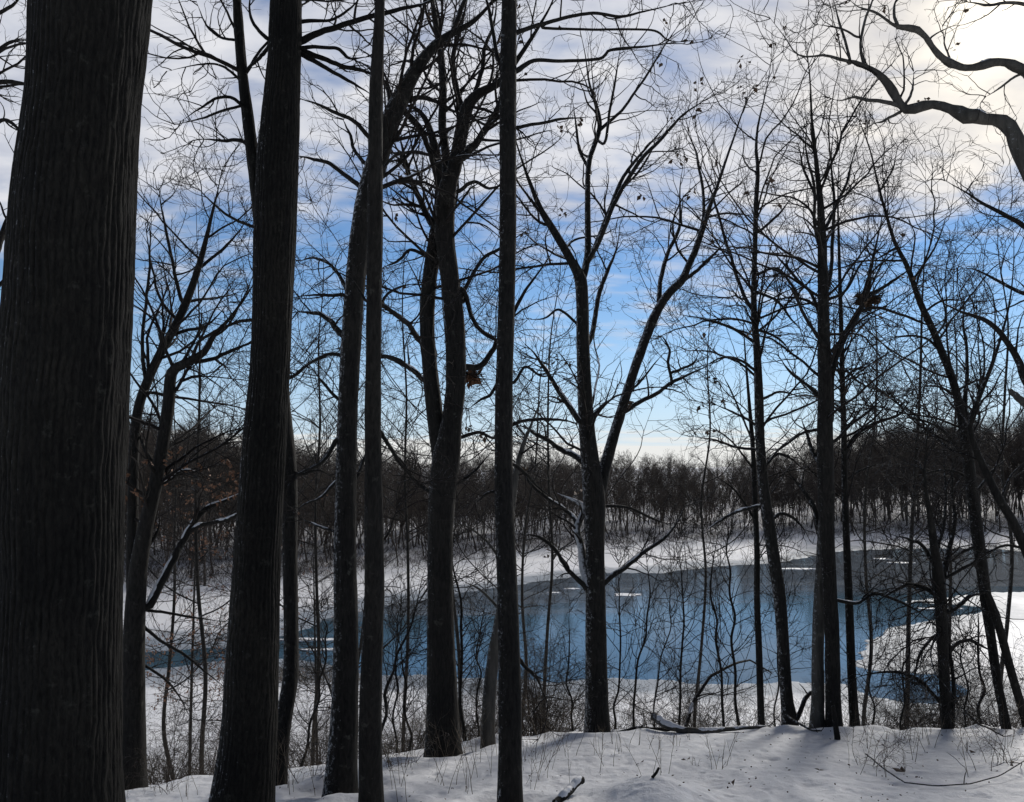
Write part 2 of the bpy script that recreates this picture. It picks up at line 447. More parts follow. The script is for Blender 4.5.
def crown(mb, rng, P, Rr, spec):
    """three generations of branches; returns twig end points"""
    k = spec.get('k', 1.0)
    P1, R1 = spawn(rng, P, Rr, spec['d1'] * spec.get('m', 1.9), spec.get('t0', 0.15), 0.35 * k, spec.get('l1', 1.9) * 1.15 * k, spec.get('lr', 0.45), spec.get('a1', (30, 75)), 12,
                   spec.get('up', 0.03), spec.get('wob', 0.125), (0.3, 0.6), spec.get('r1', 0.005), min(.018, spec.get('rx', 0.018)), spec.get('flat', 0.8), spec.get('fork', 2))
    P2, R2 = spawn(rng, P1, R1, spec['d2'], 0.12, 0.2 * k, 0.95 * k, 0.5, (25, 65), 8, spec.get('up', 0.03), 0.15, (0.4, 0.75), spec.get('r2', 0.003), 0.012, 0.8, 2)
    P3, R3 = spawn(rng, P2, R2, spec['d3'], 0.15, 0.09 * k, 0.4 * k, 0.55, (25, 65), 5, spec.get('up', 0.03), 0.2, (0.45, 0.8), spec.get('r3', 0.0018), 0.006, 0.9, 1)
    mb.tubes(P1, R1, 5); mb.tubes(P2, R2, 4); mb.tubes(P3, R3, 3)
    return P1, R1, P2, R2, P3

def cat_rom(A, n):
    A = np.asarray(A, float)
    if len(A) == 2: A = np.stack([A[0], (A[0] + A[1]) / 2, A[1]])
    E = np.concatenate([[2 * A[0] - A[1]], A, [2 * A[-1] - A[-2]]])
    out = []
    m = len(A) - 1
    per = max(2, int(math.ceil(n / m)))
    for i in range(m):
        p0, p1, p2, p3 = E[i:i + 4]
        t = np.linspace(0, 1, per, endpoint=False)[:, None]
        out.append(0.5 * ((2 * p1) + (-p0 + p2) * t + (2 * p0 - 5 * p1 + 4 * p2 - p3) * t ** 2 + (-p0 + 3 * p1 - 3 * p2 + p3) * t ** 3))
    out.append(A[-1:])
    o = np.concatenate(out)
    o[:, 2] = np.maximum(o[:, 2], 0.2)
    return o

def snow_strip(mb, rng, P, Rr, frac=0.7, big=0.8):
    """patches of snow lying along the top of a limb"""
    L = np.linalg.norm(np.diff(P, axis=0), axis=1).sum(); i = 0
    N = int(np.clip(L / .02, 24, 240)); P, Rr = resample(P, Rr, N)
    while i < N - 6:
        ln = int(rng.integers(6, 14 + int(40 * frac)))
        if rng.random() < frac:
            j = min(N, i + ln); seg = P[i:j].copy(); rr = Rr[i:j]
            if len(seg) >= 6:
                t = seg[-1] - seg[0]; t /= np.linalg.norm(t) + 1e-9
                if abs(t[2]) < 0.88:
                    n = len(seg); e = np.minimum(np.arange(n), np.arange(n)[::-1]) / 5.0
                    s_ = np.clip(e, .05, 1) ** .5
                    wob = np.convolve(rng.normal(size=n + 4), np.ones(5) / 5, 'valid') * .35 + 1
                    off = np.array([0, 0, 1.0]) - t * t[2]; off /= np.linalg.norm(off)
                    r = rr * big * np.clip(wob, .5, 1.4) * s_ * .85
                    mb.tubes(seg + off * (rr * 0.5)[:, None] * s_[:, None], np.maximum(r, 0.0008), 7)
        i += ln

def bark_disp(P, Rr, sides, amp, seed, ncell=40, vcell=0.16):
    N = len(P)
    z = np.concatenate([[0], np.cumsum(np.linalg.norm(np.diff(P, axis=0), axis=1))])[:, None] * np.ones(sides)
    th = (np.arange(sides) / sides)[None] * np.ones((N, 1))
    wob = vnoise(th * 12, z * 3.2, seed + 3, 12) + 0.5 * vnoise(th * 24, z * 8, seed + 4, 24) - 0.75
    ph = th * ncell + wob * 0.7
    brk = vnoise((ph * 1.0) % ncell, z / vcell, seed, ncell)
    brk2 = vnoise((ph * 2) % (2 * ncell), z / (vcell * 0.35), seed + 1, 2 * ncell)
    c = vnoise(th * 5, z * 1.3, seed + 2, 5)
    ph = ph + 0.55 * (vnoise(th * ncell * .8 % ncell, z / (vcell * .5), seed + 6, ncell) - .5)
    ridge = np.abs(np.sin(PI * ph)) ** 0.8
    ph2 = th * int(ncell * .62) + wob * 1.2; r2 = np.abs(np.sin(PI * ph2)) ** 0.6
    mixr = sstep(.35, .65, vnoise(th * 9, z / (vcell * 1.6), seed + 8, 9))
    ridge = ridge * (1 - mixr) + ridge * r2 * mixr
    crack = sstep(.10, .30, brk)
    return amp * (ridge * (0.45 + 0.8 * brk) * (.45 + .55 * crack) + 0.45 * brk2 - 0.85) + (c - 0.5) * Rr[:, None] * 0.06

TREES = {}
def tree(name, label, Y, stems, spec=None, bark=None, cat='tree', leaves=None, seed=1, flare=0.12, group=None, disp=0.004, twig=None):
    """stems: dicts with path [(px,py,half width px)], the first one is the trunk and starts on the ground"""
    rng = np.random.default_rng(seed)
    bark = bark or BARK_GREY
    base = ground_at(stems[0]['p'][0][0], Y)
    root = thing(name, label, cat, base, group)
    done = []
    cr = MB(); snow = MB(); grown = []
    for si, st in enumerate(stems):
        A = np.array([(p[0], p[1], p[2] if len(p) > 2 else np.nan) for p in st['p']], float)
        if np.isnan(A[:, 2]).any():
            w0 = A[0, 2] if not np.isnan(A[0, 2]) else 2.5
            w1 = A[-1, 2] if not np.isnan(A[-1, 2]) else max(0.7, w0 * 0.3)
            A[:, 2] = np.linspace(w0, w1, len(A))
        is_trunk = si == 0 or st.get('trunk')
        if done and not st.get('root'):
            # start inside the parent stem so the limb is joined to it
            dd = [(np.hypot(Q[:, 0] - A[0, 0], Q[:, 1] - A[0, 1]).min(), q_) for q_, (Q, _) in enumerate(done)]
            dm, q_ = min(dd); Q = done[q_][0]; kk = int(np.hypot(Q[:, 0] - A[0, 0], Q[:, 1] - A[0, 1]).argmin())
            if 1.0 < dm < 45: A = np.concatenate([[[Q[kk, 0], Q[kk, 1] + .25 * dm, A[0, 2]]], A])
        C = cat_rom(A, 90 if is_trunk else 40)
        s = np.linspace(0, 1, len(C))
        if si == 0 or st.get('root'): y0 = Y
        else:
            best = 1e9; y0 = Y
            for (Q, Yq) in done:
                d = np.hypot(Q[:, 0] - C[0, 0], Q[:, 1] - C[0, 1]); k = int(d.argmin())
                if d[k] < best: best = d[k]; y0 = Yq[k]
        dy = st.get('dy', rng.normal(0, 0.35) if not is_trunk else rng.normal(0, 0.1))
        ext = math.hypot(C[-1, 0] - C[0, 0], C[-1, 1] - C[0, 1]) / F * Y
        Yv = y0 + dy * ext * s
        P = at(C[:, 0], C[:, 1], Yv)
        rr = C[:, 2] / F * Yv
        if not st.get('bare'): rr = rr * (np.clip((1 - s) / 0.3, 0.08, 1) ** 0.7) * (1.0 if is_trunk else st.get('f', 0.76))
        if not is_trunk:
            wv = np.stack([np.convolve(rng.normal(size=len(C) + 6), np.ones(7) / 7, 'valid')[:len(C)] for _ in range(3)], -1)
            if st.get('lump'): rr = rr * (1 + st['lump'] * np.convolve(rng.normal(size=len(C) + 4), np.ones(5) / 5 ** .5, 'valid')[:len(C)].clip(-1.2, 1.6))
            P = P + wv * np.maximum(rr, .012)[:, None] * 0.55 * np.minimum(1, s * 6)[:, None]
        if si == 0 or st.get('root'):
            # foot: run straight down into the snow
            gx, gz = P[0, 0], float(H(P[:1, 0], P[:1, 1])[0])
            keep = P[:, 2] > gz + 0.02
            P, rr, Yv, C = P[keep], rr[keep], Yv[keep], C[keep]
            foot = np.array([[P[0, 0], P[0, 1], gz - 0.25]])
            P = np.concatenate([foot, P]); rr = np.concatenate([rr[:1], rr]); Yv = np.concatenate([Yv[:1], Yv]); C = np.concatenate([C[:1], C])
        done.append((C[:, :2].copy(), Yv.copy()))
        if is_trunk:
            rpx = float(np.median(C[:, 2]))
            sides = st.get('sd', int(np.clip(rpx * 5, 10, 150))); N = int(np.clip(rpx * 14, 60, 520))
            if st.get('n'): N = st['n']
            P, rr = resample(P, rr, N)
            if si == 0 or st.get('root'):
                h = P[:, 2] - (P[0, 2] + 0.25)
                rr = rr * (1 + flare * np.exp(-np.maximum(h, 0) / (0.9 * rr[0] + 0.05)))
            m = MB(); dp = None
            if rpx > 4: dp = bark_disp(P, rr, sides, disp, seed * 7 + si, st.get('nc', 24), 0.24 if bark is BARK_OAK else 0.16)[None]
            m.tubes(P, rr, sides, dp)
            link('trunk' if si == 0 else st.get('nm', 'stem'), m.mesh('trunk', st.get('bark', bark), base, relief=None if dp is None else np.clip(dp / disp * .5 + .5, 0, 1)), root)
        else:
            m = MB(); P, rr = resample(P, rr, 50); m.tubes(P, rr, 8)
            link('limb', m.mesh('limb', st.get('bark', bark), base), root)
        if st.get('snow'): snow_strip(snow, rng, P, rr, st['snow'], st.get('big', 0.8))
        if not st.get('bare'):
            g = st.get('g', 0.35 if is_trunk else 0.1)
            i0 = int(len(P) * g)
            grown.append(resample(P[i0:], rr[i0:], 24))
    ends = None
    if spec and grown:
        Pg = np.stack([g[0] for g in grown]); Rg = np.stack([g[1] for g in grown])
        P1, R1, P2, R2, P3 = crown(cr, rng, Pg, Rg, spec)
        ends = (P1, R1, P2, P3)
        link('crown', cr.mesh('crown', twig or TWIG, base), root)
        if spec.get('snow'):
            big_ = np.argsort(-R1[:, 0])[:int(len(R1) * spec['snow'])]
            for k in big_: snow_strip(snow, rng, P1[k], R1[k], 0.6, 0.8)
        if leaves:
            n, size, lm = leaves[:3]
            # dry leaves hang in small bunches, not evenly
            E = P3[:, -1]
            if len(leaves) > 3:
                lo = leaves[3]; E = E[[lo(*project(e)) for e in E]]
            if len(E):
                c = E[rng.integers(0, len(E), max(1, n // 4))]
                pts = (c[:, None] + rng.normal(0, size * 0.35, (len(c), 4, 3))).reshape(-1, 3)
                v, q = leaf_quads(rng, pts, size)
                link('leaves', mesh_from('leaves', v - base, q, lm, False), root)
    if snow.n: tag(link('snow', snow.mesh('snow', SNOWCAP, base), root), kind='stuff')
    TREES[label] = base
    print('TREE', label[:40], [round(a, 1) for a in project(base)])
    return root

def S(p, **k):
    d = {'p': p}; d.update(k); return d

# ------------------------------------------------------------------ the near trees
FINE = dict(d1=3.0, d2=5.0, d3=8.0)

# T1: the broad oak that fills the left edge
tree('furrowed_oak', 'broad dark trunk with deeply furrowed bark filling the left edge', 4.3,
     [S([(48,985,66.93),(52,802,62.08),(59,600,57.71),(61,500,59.17),(64,400,60.14),(70,300,59.17),(75,200,57.71),(84,100,54.32),(92,0,57.71),(101,-120,55.29),(110,-300,50.44),(118,-600,38.80),(130,-1000,21.34),(140,-1400,7.76)], g=0.62, nc=58, n=1000, sd=520),
      S([(112,-260,19.40),(180,-420,13.58),(260,-600,8.73),(330,-840,3.88)], dy=0.6), S([(116,-500,17.46),(60,-650,11.64),(-20,-850,5.82)], dy=-0.5)],
     dict(d1=1.6, d2=4.0, d3=5.0, l1=1.6), BARK_OAK, seed=11, disp=0.0085, flare=0.1)

# T2: second thick trunk
tree('maple_tree', 'thick straight dark trunk second from the left edge, thin stem at its upper left', 6.2,
     [S([(240,840,32),(242,802,30),(249,730,26.5),(253,650,24.5),(258,550,22.5),(264,450,21.5),(271,350,19.5),(274,250,21),(276,200,21),(278,150,20.5),(284,60,16.8),(286,0,17),(290,-120,15),(294,-300,12),(296,-600,7),(300,-850,3)], g=0.5, nc=34, n=800, sd=272),
      S([(265,235,9),(259,200,7.5),(252,150,6.5),(247,110,5.8),(241,60,5.2),(237,0,5),(233,-80,4),(236,-200,2.5)], g=.2, nm='stem', trunk=True, n=120),
      S([(300,42,5.5),(318,34,4.5),(337,27,4),(372,16,3.5),(400,9,3),(428,2,2.5),(460,-20,1.5)], dy=.25, snow=.25),
      S([(300,48,3),(318,47,2.6),(337,49,2.4),(350,58,2.4),(372,57,1.5)], dy=-.3), S([(298,50,4.2),(325,59,3.4),(347,66,3),(369,73,2.6),(396,86,1.6)], dy=.4),
      S([(298,52,3.6),(320,64,3),(334,72,2.6),(356,85,2.2),(376,98,1.4)], dy=-.2), S([(302,22,3),(330,20,2),(350,8,1.6),(372,-14,1)], dy=.5),
      S([(262,190,2.6),(247,145,2.8),(222,141,2.3),(196,139,1.8)], dy=.3), S([(248,112,2.6),(232,98,2.3),(214,100,2),(198,110,1.6),(180,122,1)], dy=-.3),
      S([(246,104,2),(225,110,1.8),(202,118,1.5),(172,125,.9)], dy=.6), S([(241,80,2),(222,66,1.6),(200,64,1.3),(165,72,.8)], dy=.3),
      S([(270,40,3),(258,30,2.4),(250,12,2),(252,-20,1.4)], dy=-.3), S([(238,40,2),(222,38,1.8),(206,24,1.5),(196,0,1)], dy=.4), S([(262,55,2.6),(250,66,2),(240,76,1.6),(214,80,1)],dy=.7)],
     dict(d1=2.6, d2=5.5, d3=8, l1=1.7, snow=.08), BARK_OAK, seed=12, disp=0.006)

tree('young_maple', 'slim dark trunk half hidden behind the second thick trunk', 7.4,
     [S([(272,815,10),(277,790,8.5),(282,730,8),(290,680,7.5),(291,640,7),(290,560,7.2),(289,470,7.5),(283,400,7),(277,300,6.5),(272,150,6),(280,0,5),(284,-150,4),(286,-400,1.5)], g=.5, n=150),
      S([(290,478,2.8),(308,470,2.4),(322,460,2),(333,442,1.4)], dy=.3), S([(291,470,2.6),(302,474,2.2),(318,470,1.7),(335,478,1)], dy=-.2),
      S([(268,320,2.6),(238,322,2.2),(210,335,1.8),(180,352,1.2)],dy=.4), S([(270,230,2.6),(240,222,2),(215,205,1.6),(190,180,1)],dy=.5),
      S([(285,380,2.4),(296,374,2.2),(312,362,1.9),(337,354,1.2)],dy=.3)],
     dict(d1=2.6, d2=5, d3=7, l1=1.5), seed=13, disp=.005)

# T3 leaning
tree('leaning_tree', 'dark trunk with snow flecked left side, leaning right and crossing behind its slim neighbour', 7.0,
     [S([(340,802,17),(341,780,15.5),(345,700,13),(346,630,11.8),(345,560,11),(346,490,10.5),(348,400,10),(354,300,10),(360,240,10.5),(366,200,10.5),(376,165,11),(386,132,10.5),(396,108,9.5),(412,76,8),(432,49,6.5),(452,33,5.5),(475,20,4.5),(500,-10,3.5),(520,-60,2)], g=.55, nc=26, snow=.0),
      S([(440,42,4),(452,32,3.8),(460,12,3.6),(468,-10,3),(474,-60,2)], dy=.2), S([(402,104,3.8),(420,98,3.4),(438,102,2.8),(456,112,2.2),(480,118,1.5)], dy=.4),
      S([(404,112,4.5),(418,125,4),(428,145,3.8),(434,170,3.4),(437,190,2.8)], dy=.5),
      S([(372,140,3.4),(355,122,3),(340,114,2.6),(318,104,2.3),(296,98,1.6)], dy=-.3), S([(361,187,3.4),(345,174,3),(325,162,2.6),(309,158,2.2),(290,155,1.5)], dy=.2, snow=.3),
      S([(364,162,2.8),(354,148,2.3),(349,132,2),(342,118,1.4)], dy=.5), S([(338,332,4.2),(332,322,3.6),(322,315,3),(309,312,2.6),(294,312,1.8)], dy=.3, snow=.3),
      S([(346,296,2.6),(325,295,2.1),(296,296,1.5)], dy=-.2), S([(342,356,2.8),(327,355,2.4),(312,362,2.2),(292,374,1.5)], dy=.4), S([(339,400,2.4),(325,384,2),(312,368,1.3)], dy=.2),
      S([(338,438,3),(330,452,2.7),(322,462,2.4),(306,470,2),(290,476,1.4)], dy=-.2), S([(356,478,2.5),(366,455,2),(374,440,1.4)], dy=.5),
      S([(336,482,2.2),(322,496,1.8),(305,504,1.4),(292,512,.8)],dy=.6, snow=.5), S([(337,532,2),(318,526,1.6),(300,518,1)],dy=.8, snow=.4),
      S([(352,300,2.8),(335,270,2.2),(315,258,1.8),(295,262,1)],dy=.8), S([(392,118,3),(388,92,2.5),(372,70,2),(352,58,1.4)],dy=.8)],
     dict(d1=2.8, d2=5.5, d3=8, l1=1.7, snow=.06), BARK_SNOWY, seed=14, disp=.007)

tree('slender_tree', 'slim straight pole of a trunk in front of the leaning snow flecked trunk', 6.3,
     [S([(371,835,13.5),(371,802,12),(370,740,11),(371,680,10.5),(374,600,9.6),(374,552,9.5),(373,450,8.2),(373,400,8),(374,300,7.8),(375,240,7.8),(376,100,7.2),(380,0,6.2),(383,-150,5),(386,-350,3.5),(388,-600,1.5)], g=.62, nc=20),
      S([(382,306,3.2),(400,318,2.9),(412,328,2.6),(420,340,1.6)], dy=.4), S([(380,356,3),(398,360,2.6),(412,370,2.2),(421,378,1.5)], dy=.3),
      S([(380,432,3),(392,452,2.6),(404,468,2.4),(420,488,2)], dy=.5, snow=.3), S([(382,168,2),(396,155,1.8),(420,152,1.5),(440,160,1)], dy=.3),
      S([(383,300,2),(396,288,1.6),(420,282,1)], dy=.7), S([(366,300,2),(352,280,1.5),(332,268,1)],dy=.7),S([(378,545,2),(390,530,1.5),(398,500,1)],dy=.4)],
     dict(d1=2.6, d2=5, d3=7, l1=1.5), seed=15, disp=.006)

# T5 double trunk
tree('forked_tree', 'stout trunk forking into two close parallel stems, brown leaves caught at its side', 8.7,
     [S([(443,760,18),(443,745,16.5),(442,700,15),(441,640,13.5),(440,560,12.6),(442,500,13.2),(446,462,14),(452,420,10.5),(456,380,10),(455,330,10),(450,280,9.5),(445,240,10),(445,210,10),(448,185,9),(455,165,7.5),(461,135,7),(467,108,7),(478,94,6),(500,82,5),(517,60,4.4),(538,28,3.6),(553,0,2.8),(566,-40,1.6)], g=.45, nc=26),
      S([(444,480,9),(437,430,8.5),(430,370,7.8),(427,320,7.4),(429,285,7.4),(434,250,7.6),(440,215,7),(441,185,6),(437,160,5),(430,130,4.4),(421,113,3.8),(408,105,3),(395,100,2)], trunk=True, nm='stem', g=.3, n=200),
      S([(448,190,6.5),(446,160,6),(443,130,5.6),(443,90,5.2),(441,55,4.8),(434,15,4),(428,-30,3),(424,-80,1.6)], dy=.3),
      S([(446,230,5),(432,222,4.4),(420,200,4),(410,175,3.6),(403,150,3),(398,130,2)], dy=.5), S([(458,160,5.5),(478,140,4.8),(492,118,4.4),(504,98,4),(512,70,3),(520,30,2)], dy=-.3),
      S([(462,112,4.2),(457,85,3.8),(453,55,3.4),(462,22,3),(470,-12,2)], dy=.4), S([(470,105,3.8),(482,72,3),(484,50,2.8),(494,22,2.2),(498,-20,1.2)], dy=.5),
      S([(464,368,4.5),(478,366,4.2),(490,355,3.8),(502,335,3.2),(520,300,2.6),(540,270,2),(560,240,1.4)], dy=.35), S([(462,290,3.4),(472,316,3),(482,332,2.8),(500,340,2),(522,330,1.2)], dy=.2),
      S([(420,340,4),(412,328,3.6),(400,316,3.2),(384,306,2.2)], dy=.2), S([(421,378,3.8),(410,368,3.4),(396,361,2.8),(380,356,2)], dy=.4, snow=.4),
      S([(428,490,3),(415,480,2.6),(402,462,2.2),(384,440,1.4)], dy=.4), S([(456,438,2.6),(478,433,2.2),(496,438,1.6),(520,432,1)], dy=.6),
      S([(460,300,3),(480,262,2.5),(500,248,2.2),(530,228,1.4)], dy=.7), S([(432,260,2.6),(412,250,2.2),(396,262,1.8),(382,268,1.1)], dy=.6),
      S([(459,190,2.8),(474,182,2.4),(492,188,2),(522,175,1.2)], dy=.6), S([(464,480,2),(478,468,1.6),(492,450,1)], dy=.5)],
     dict(d1=2.8, d2=5.5, d3=8, l1=1.8, snow=.06), BARK_GREY, seed=16, leaves=(150, .06, DRYLEAF), disp=.007)

# T6 pole
tree('slender_tree', 'slim straight trunk nearest the middle of the scene, tall and unforked', 6.2,
     [S([(510,835,14),(510,802,12),(510,700,11.2),(508,600,10.2),(506,552,9.8),(504,490,9.2),(504,400,9),(507,280,8.5),(508,200,8.5),(508,100,8.8),(509,0,9.2),(510,-150,7.5),(511,-350,5),(512,-650,2)], g=.6, nc=20),
      S([(516,33,3.6),(530,27,3.1),(549,22,2.8),(572,16,2.5),(596,13,2.2),(620,17,2),(640,13,1.8),(668,6,1.4),(699,-2,.9)], dy=.3), S([(517,70,4),(524,66,3.4),(536,60,2.8),(560,61,2.4),(599,59,2.2),(610,50,2),(640,47,1.7),(655,45,1.5),(683,41,1.2),(730,37,.8)], dy=.25),
      S([(517,127,2.6),(540,123,2.2),(564,119,1.9),(596,117,1.2)], dy=.4), S([(545,28,2),(590,30,1.7),(650,30,1.5),(668,40,1.3),(690,42,.9)], dy=.5),
      S([(500,62,3),(492,28,2.5),(488,5,2.2),(476,-30,1.4)], dy=.3), S([(502,115,2.4),(488,125,2),(470,118,1.5),(448,122,.9)], dy=.5),
      S([(514,424,2.5),(528,420,2.1),(560,420,1.8),(580,424,1.2)], dy=.3), S([(516,380,2.2),(526,366,1.9),(543,376,1.5),(560,372,1)], dy=.4),
      S([(500,380,2.6),(490,395,2.2),(480,400,1.8),(466,410,1)],dy=.5), S([(514,465,2.4),(526,474,2.1),(536,485,1.8),(556,500,1.3)],dy=.5), 
      S([(518,658,2.8),(526,668,2.4),(538,680,2.2),(545,700,1.5)], dy=.4), S([(500,490,2.2),(486,494,1.8),(474,505,1.4)],dy=.4)],
     dict(d1=2.6, d2=5, d3=7.5, l1=1.6), seed=17, disp=.005)

tree('leaning_young_tree', 'short pale slanting trunk tucked behind the left of the middle pole trunk', 8.8,
     [S([(488,758,8),(488,740,7),(489,700,6.5),(493,660,6),(499,625,5.5),(504,590,5),(508,540,4.6),(512,500,4.2),(520,455,3.4),(533,420,2.6),(545,390,1.6)], g=.6),
      S([(506,570,2),(490,545,1.6),(470,528,1.2),(452,522,.8)],dy=.4), S([(500,610,2),(480,590,1.6),(462,580,1)],dy=.5)],
     dict(d1=3, d2=5, d3=7, l1=1.1), BARK_PALE, seed=18, disp=.003)

# T7 the forked tree by the water's edge
tree('forked_tree', 'wide V shaped tree with snowy lower limbs standing alone before the blue water', 9.5,
     [S([(597,748,14.5),(597,735,12.5),(597,700,11),(596,640,10.2),(595,552,9.4),(594,500,11),(590,460,9),(586,420,7.8),(583,350,6.6),(582,300,6.4),(580,278,6.2),(574,266,4.6),(564,248,4.2),(552,228,4),(541,210,3.7),(532,188,3.2),(526,172,2.8),(518,148,2.2),(510,120,1.4)], g=.35, nc=20),
      S([(598,492,7.5),(606,463,6),(620,415,5.2),(636,365,4.8),(650,327,4.8),(661,304,4.4),(672,290,4.2),(682,280,4),(690,262,3.4),(697,246,3.2),(711,203,2.4),(717,187,2.2),(733,140,1.8),(749,97,1.4),(770,75,.8)], trunk=True, nm='stem', g=.4, n=150, dy=.15),
      S([(582,280,5),(587,258,4.6),(588,230,4.2),(588,178,3.6),(592,155,3.4),(599,134,3.3),(600,118,3),(595,100,2.5),(589,82,2.1),(585,56,1.7),(578,20,1.2)], dy=.2, g=.2),
      S([(590,258,3.8),(599,237,3.3),(611,206,3),(621,180,2.6),(636,160,2.2),(661,131,1.4),(676,112,1)], dy=.4), S([(588,262,3.4),(600,240,3.2),(612,208,3),(622,188,3),(640,160,2.8),(660,140,2.4),(680,117,2),(700,103,1.6),(716,92,1.2)], dy=-.4),
      S([(600,130,2.6),(613,118,2.3),(625,107,2),(635,92,1.8),(648,73,1.6),(668,40,1.2),(684,18,.8)], dy=.3), S([(590,172,2.4),(580,150,2),(576,125,1.6),(572,95,1)], dy=.4),
      S([(605,142,2),(610,110,1.8),(616,75,1.4),(622,40,.9)], dy=-.3),
      S([(659,304,3.4),(660,285,3.1),(663,268,2.9),(668,252,2.6),(678,232,2.3),(680,219,2),(680,187,1.6),(684,160,1)], dy=.35), S([(684,280,2.8),(698,270,2.4),(712,256,2),(728,240,1.5)], dy=.2),
      S([(583,352,3.6),(591,334,3.4),(596,310,3.2),(600,290,3),(608,270,2.6),(616,250,2.2),(620,225,1.6)], dy=.4),
      S([(692,258,2.4),(704,214,2.2),(699,169,1.9),(695,150,1.5),(680,119,1)], dy=.3),
      S([(606,582,4),(614,574,3.6),(625,567,3.2),(640,556,2.8),(648,549,2.6),(666,537,2.3),(678,521,2),(686,502,1.3)], dy=.2, snow=.35), S([(588,589,3.6),(580,582,3.2),(569,571,2.9),(562,560,2.6),(556,551,2.5),(544,540,2.4),(532,535,2.2),(520,535,1.4)], dy=-.2, snow=.45),
      S([(589,585,6.5),(585,568,5.5),(581,549,4.8),(577,530,4.4),(581,516,4),(583,508,3.4),(575,502,2.8),(566,497,2.3),(555,492,1.4)], dy=.25, snow=.95, big=1.0, bark=BARK_FROST), S([(578,526,3.2),(572,516,2.8),(560,506,2.6),(550,500,2.4),(531,484,2.2),(524,472,2),(515,463,1.2)], dy=.3, snow=.5),
      S([(582,424,4),(575,416,3.7),(564,399,3.4),(556,385,3.2),(550,377,3),(542,365,2.6),(534,352,2.2),(524,343,1.4)], dy=-.2, snow=.6, big=.9), S([(582,460,4.4),(572,455,3.6),(560,449,3.2),(548,440,2.8),(536,435,2.4),(524,427,1.8),(512,425,1)], dy=.25, snow=.5),
      S([(624,412,3.4),(636,404,3),(649,397,2.8),(660,391,2.6),(670,383,2.5),(684,377,2.1),(700,369,1.8),(718,362,1.3)], dy=.3, snow=.4), S([(671,384,2.2),(670,372,2),(668,362,2),(670,350,1.7),(664,338,1.4),(658,335,.9)], dy=.2), S([(675,372,1.9),(684,368,1.7),(694,362,1.5),(700,352,1)],dy=.2),
      S([(590,420,3),(596,412,2.7),(606,403,2.5),(613,398,2)], dy=.2, snow=.6), S([(628,392,2),(640,382,1.6),(654,364,1.1),(664,352,.7)], dy=.3),
      S([(606,506,2),(630,508,1.8),(655,520,1.6),(672,524,1.2)],dy=.3, snow=.4), S([(583,330,2),(560,310,1.7),(545,318,1.4),(526,320,.9)],dy=.4)],
     dict(d1=2.7, d2=4.6, d3=6, l1=1.4, snow=.05, rx=.018), BARK_SNOWY, seed=19, leaves=(140, .07, DRYLEAF), disp=.006)

# T8 and companions
tree('leaning_tree', 'thin trunk bowing left as it rises, forking high over the right of the water', 9.5,
     [S([(791,735,8.5),(789,715,7.2),(786,690,5.8),(780,600,6),(774,560,6),(769,525,6),(764,490,5.2),(760,440,4.6),(759,400,4.5),(757,350,3.6),(754,312,3.2),(754,280,2.7),(755,246,2.5),(756,203,2.4),(758,170,2.2),(756,150,2),(758,125,1.8),(764,100,1.5),(771,62,1.1),(772,20,.7)], g=.3),
      S([(754,312,2.8),(746,299,2.7),(740,284,2.5),(735,271,2.4),(731,255,2.2),(725,238,2),(717,210,1.8),(711,190,1.6),(702,170,1.4),(694,150,1)], dy=.2),
      S([(758,345,2.2),(740,332,2),(722,324,1.8),(700,318,1.4),(676,314,.9)], dy=.3), S([(757,372,2.2),(740,360,1.8),(722,358,1.5),(702,368,1)], dy=-.3), S([(757,232,2),(770,222,1.8),(782,210,1.5),(798,188,1)], dy=.4),
      S([(757,275,2),(775,268,1.8),(788,280,1.6),(800,300,1.2),(814,330,.8)], dy=.4), S([(757,292,2),(776,300,1.7),(790,318,1.5),(806,335,1)], dy=-.3),
      S([(763,470,2.2),(775,455,2),(790,458,1.8),(806,472,1.4)], dy=.3), S([(762,430,2),(745,418,1.7),(728,410,1.3),(708,400,.8)], dy=.4), S([(766,505,2.6),(750,508,2.3),(736,512,2.1),(718,522,1.8),(704,532,1.2)], dy=.3, snow=.4),
      S([(762,450,2),(740,448,1.7),(715,440,1.4),(690,436,.9)],dy=.5), S([(757,330,2),(778,338,1.6),(792,352,1.2)],dy=.5), S([(770,520,2.6),(782,513,2.3),(796,520,2),(806,532,1.5)],dy=.3, snow=.4), S([(760,400,2),(778,392,1.6),(800,396,1)],dy=.5)],
     dict(d1=3.0, d2=5.5, d3=7, l1=1.6, up=.02, rx=.015), BARK_SNOWY, seed=20, leaves=(80, .06, DRYLEAF), disp=.004)

tree('sapling', 'thin straight sapling rising close beside the left of the bowing trunk', 9.7,
     [S([(762,738,4),(761,715,3.4),(759,650,3.2),(757,600,3),(757,552,2.8),(755,500,2.6),(753,450,2.3),(749,400,2),(745,350,1.6),(742,300,1)], g=.3),
      S([(755,520,1.5),(735,490,1.3),(715,476,1)],dy=.3), S([(752,440,1.5),(735,400,1.2),(722,372,.8)],dy=.4), S([(754,470,1.4),(730,440,1.1),(702,424,.7)],dy=-.3)],
     dict(d1=3.5, d2=5, d3=6, l1=1.0, rx=.008), seed=21)

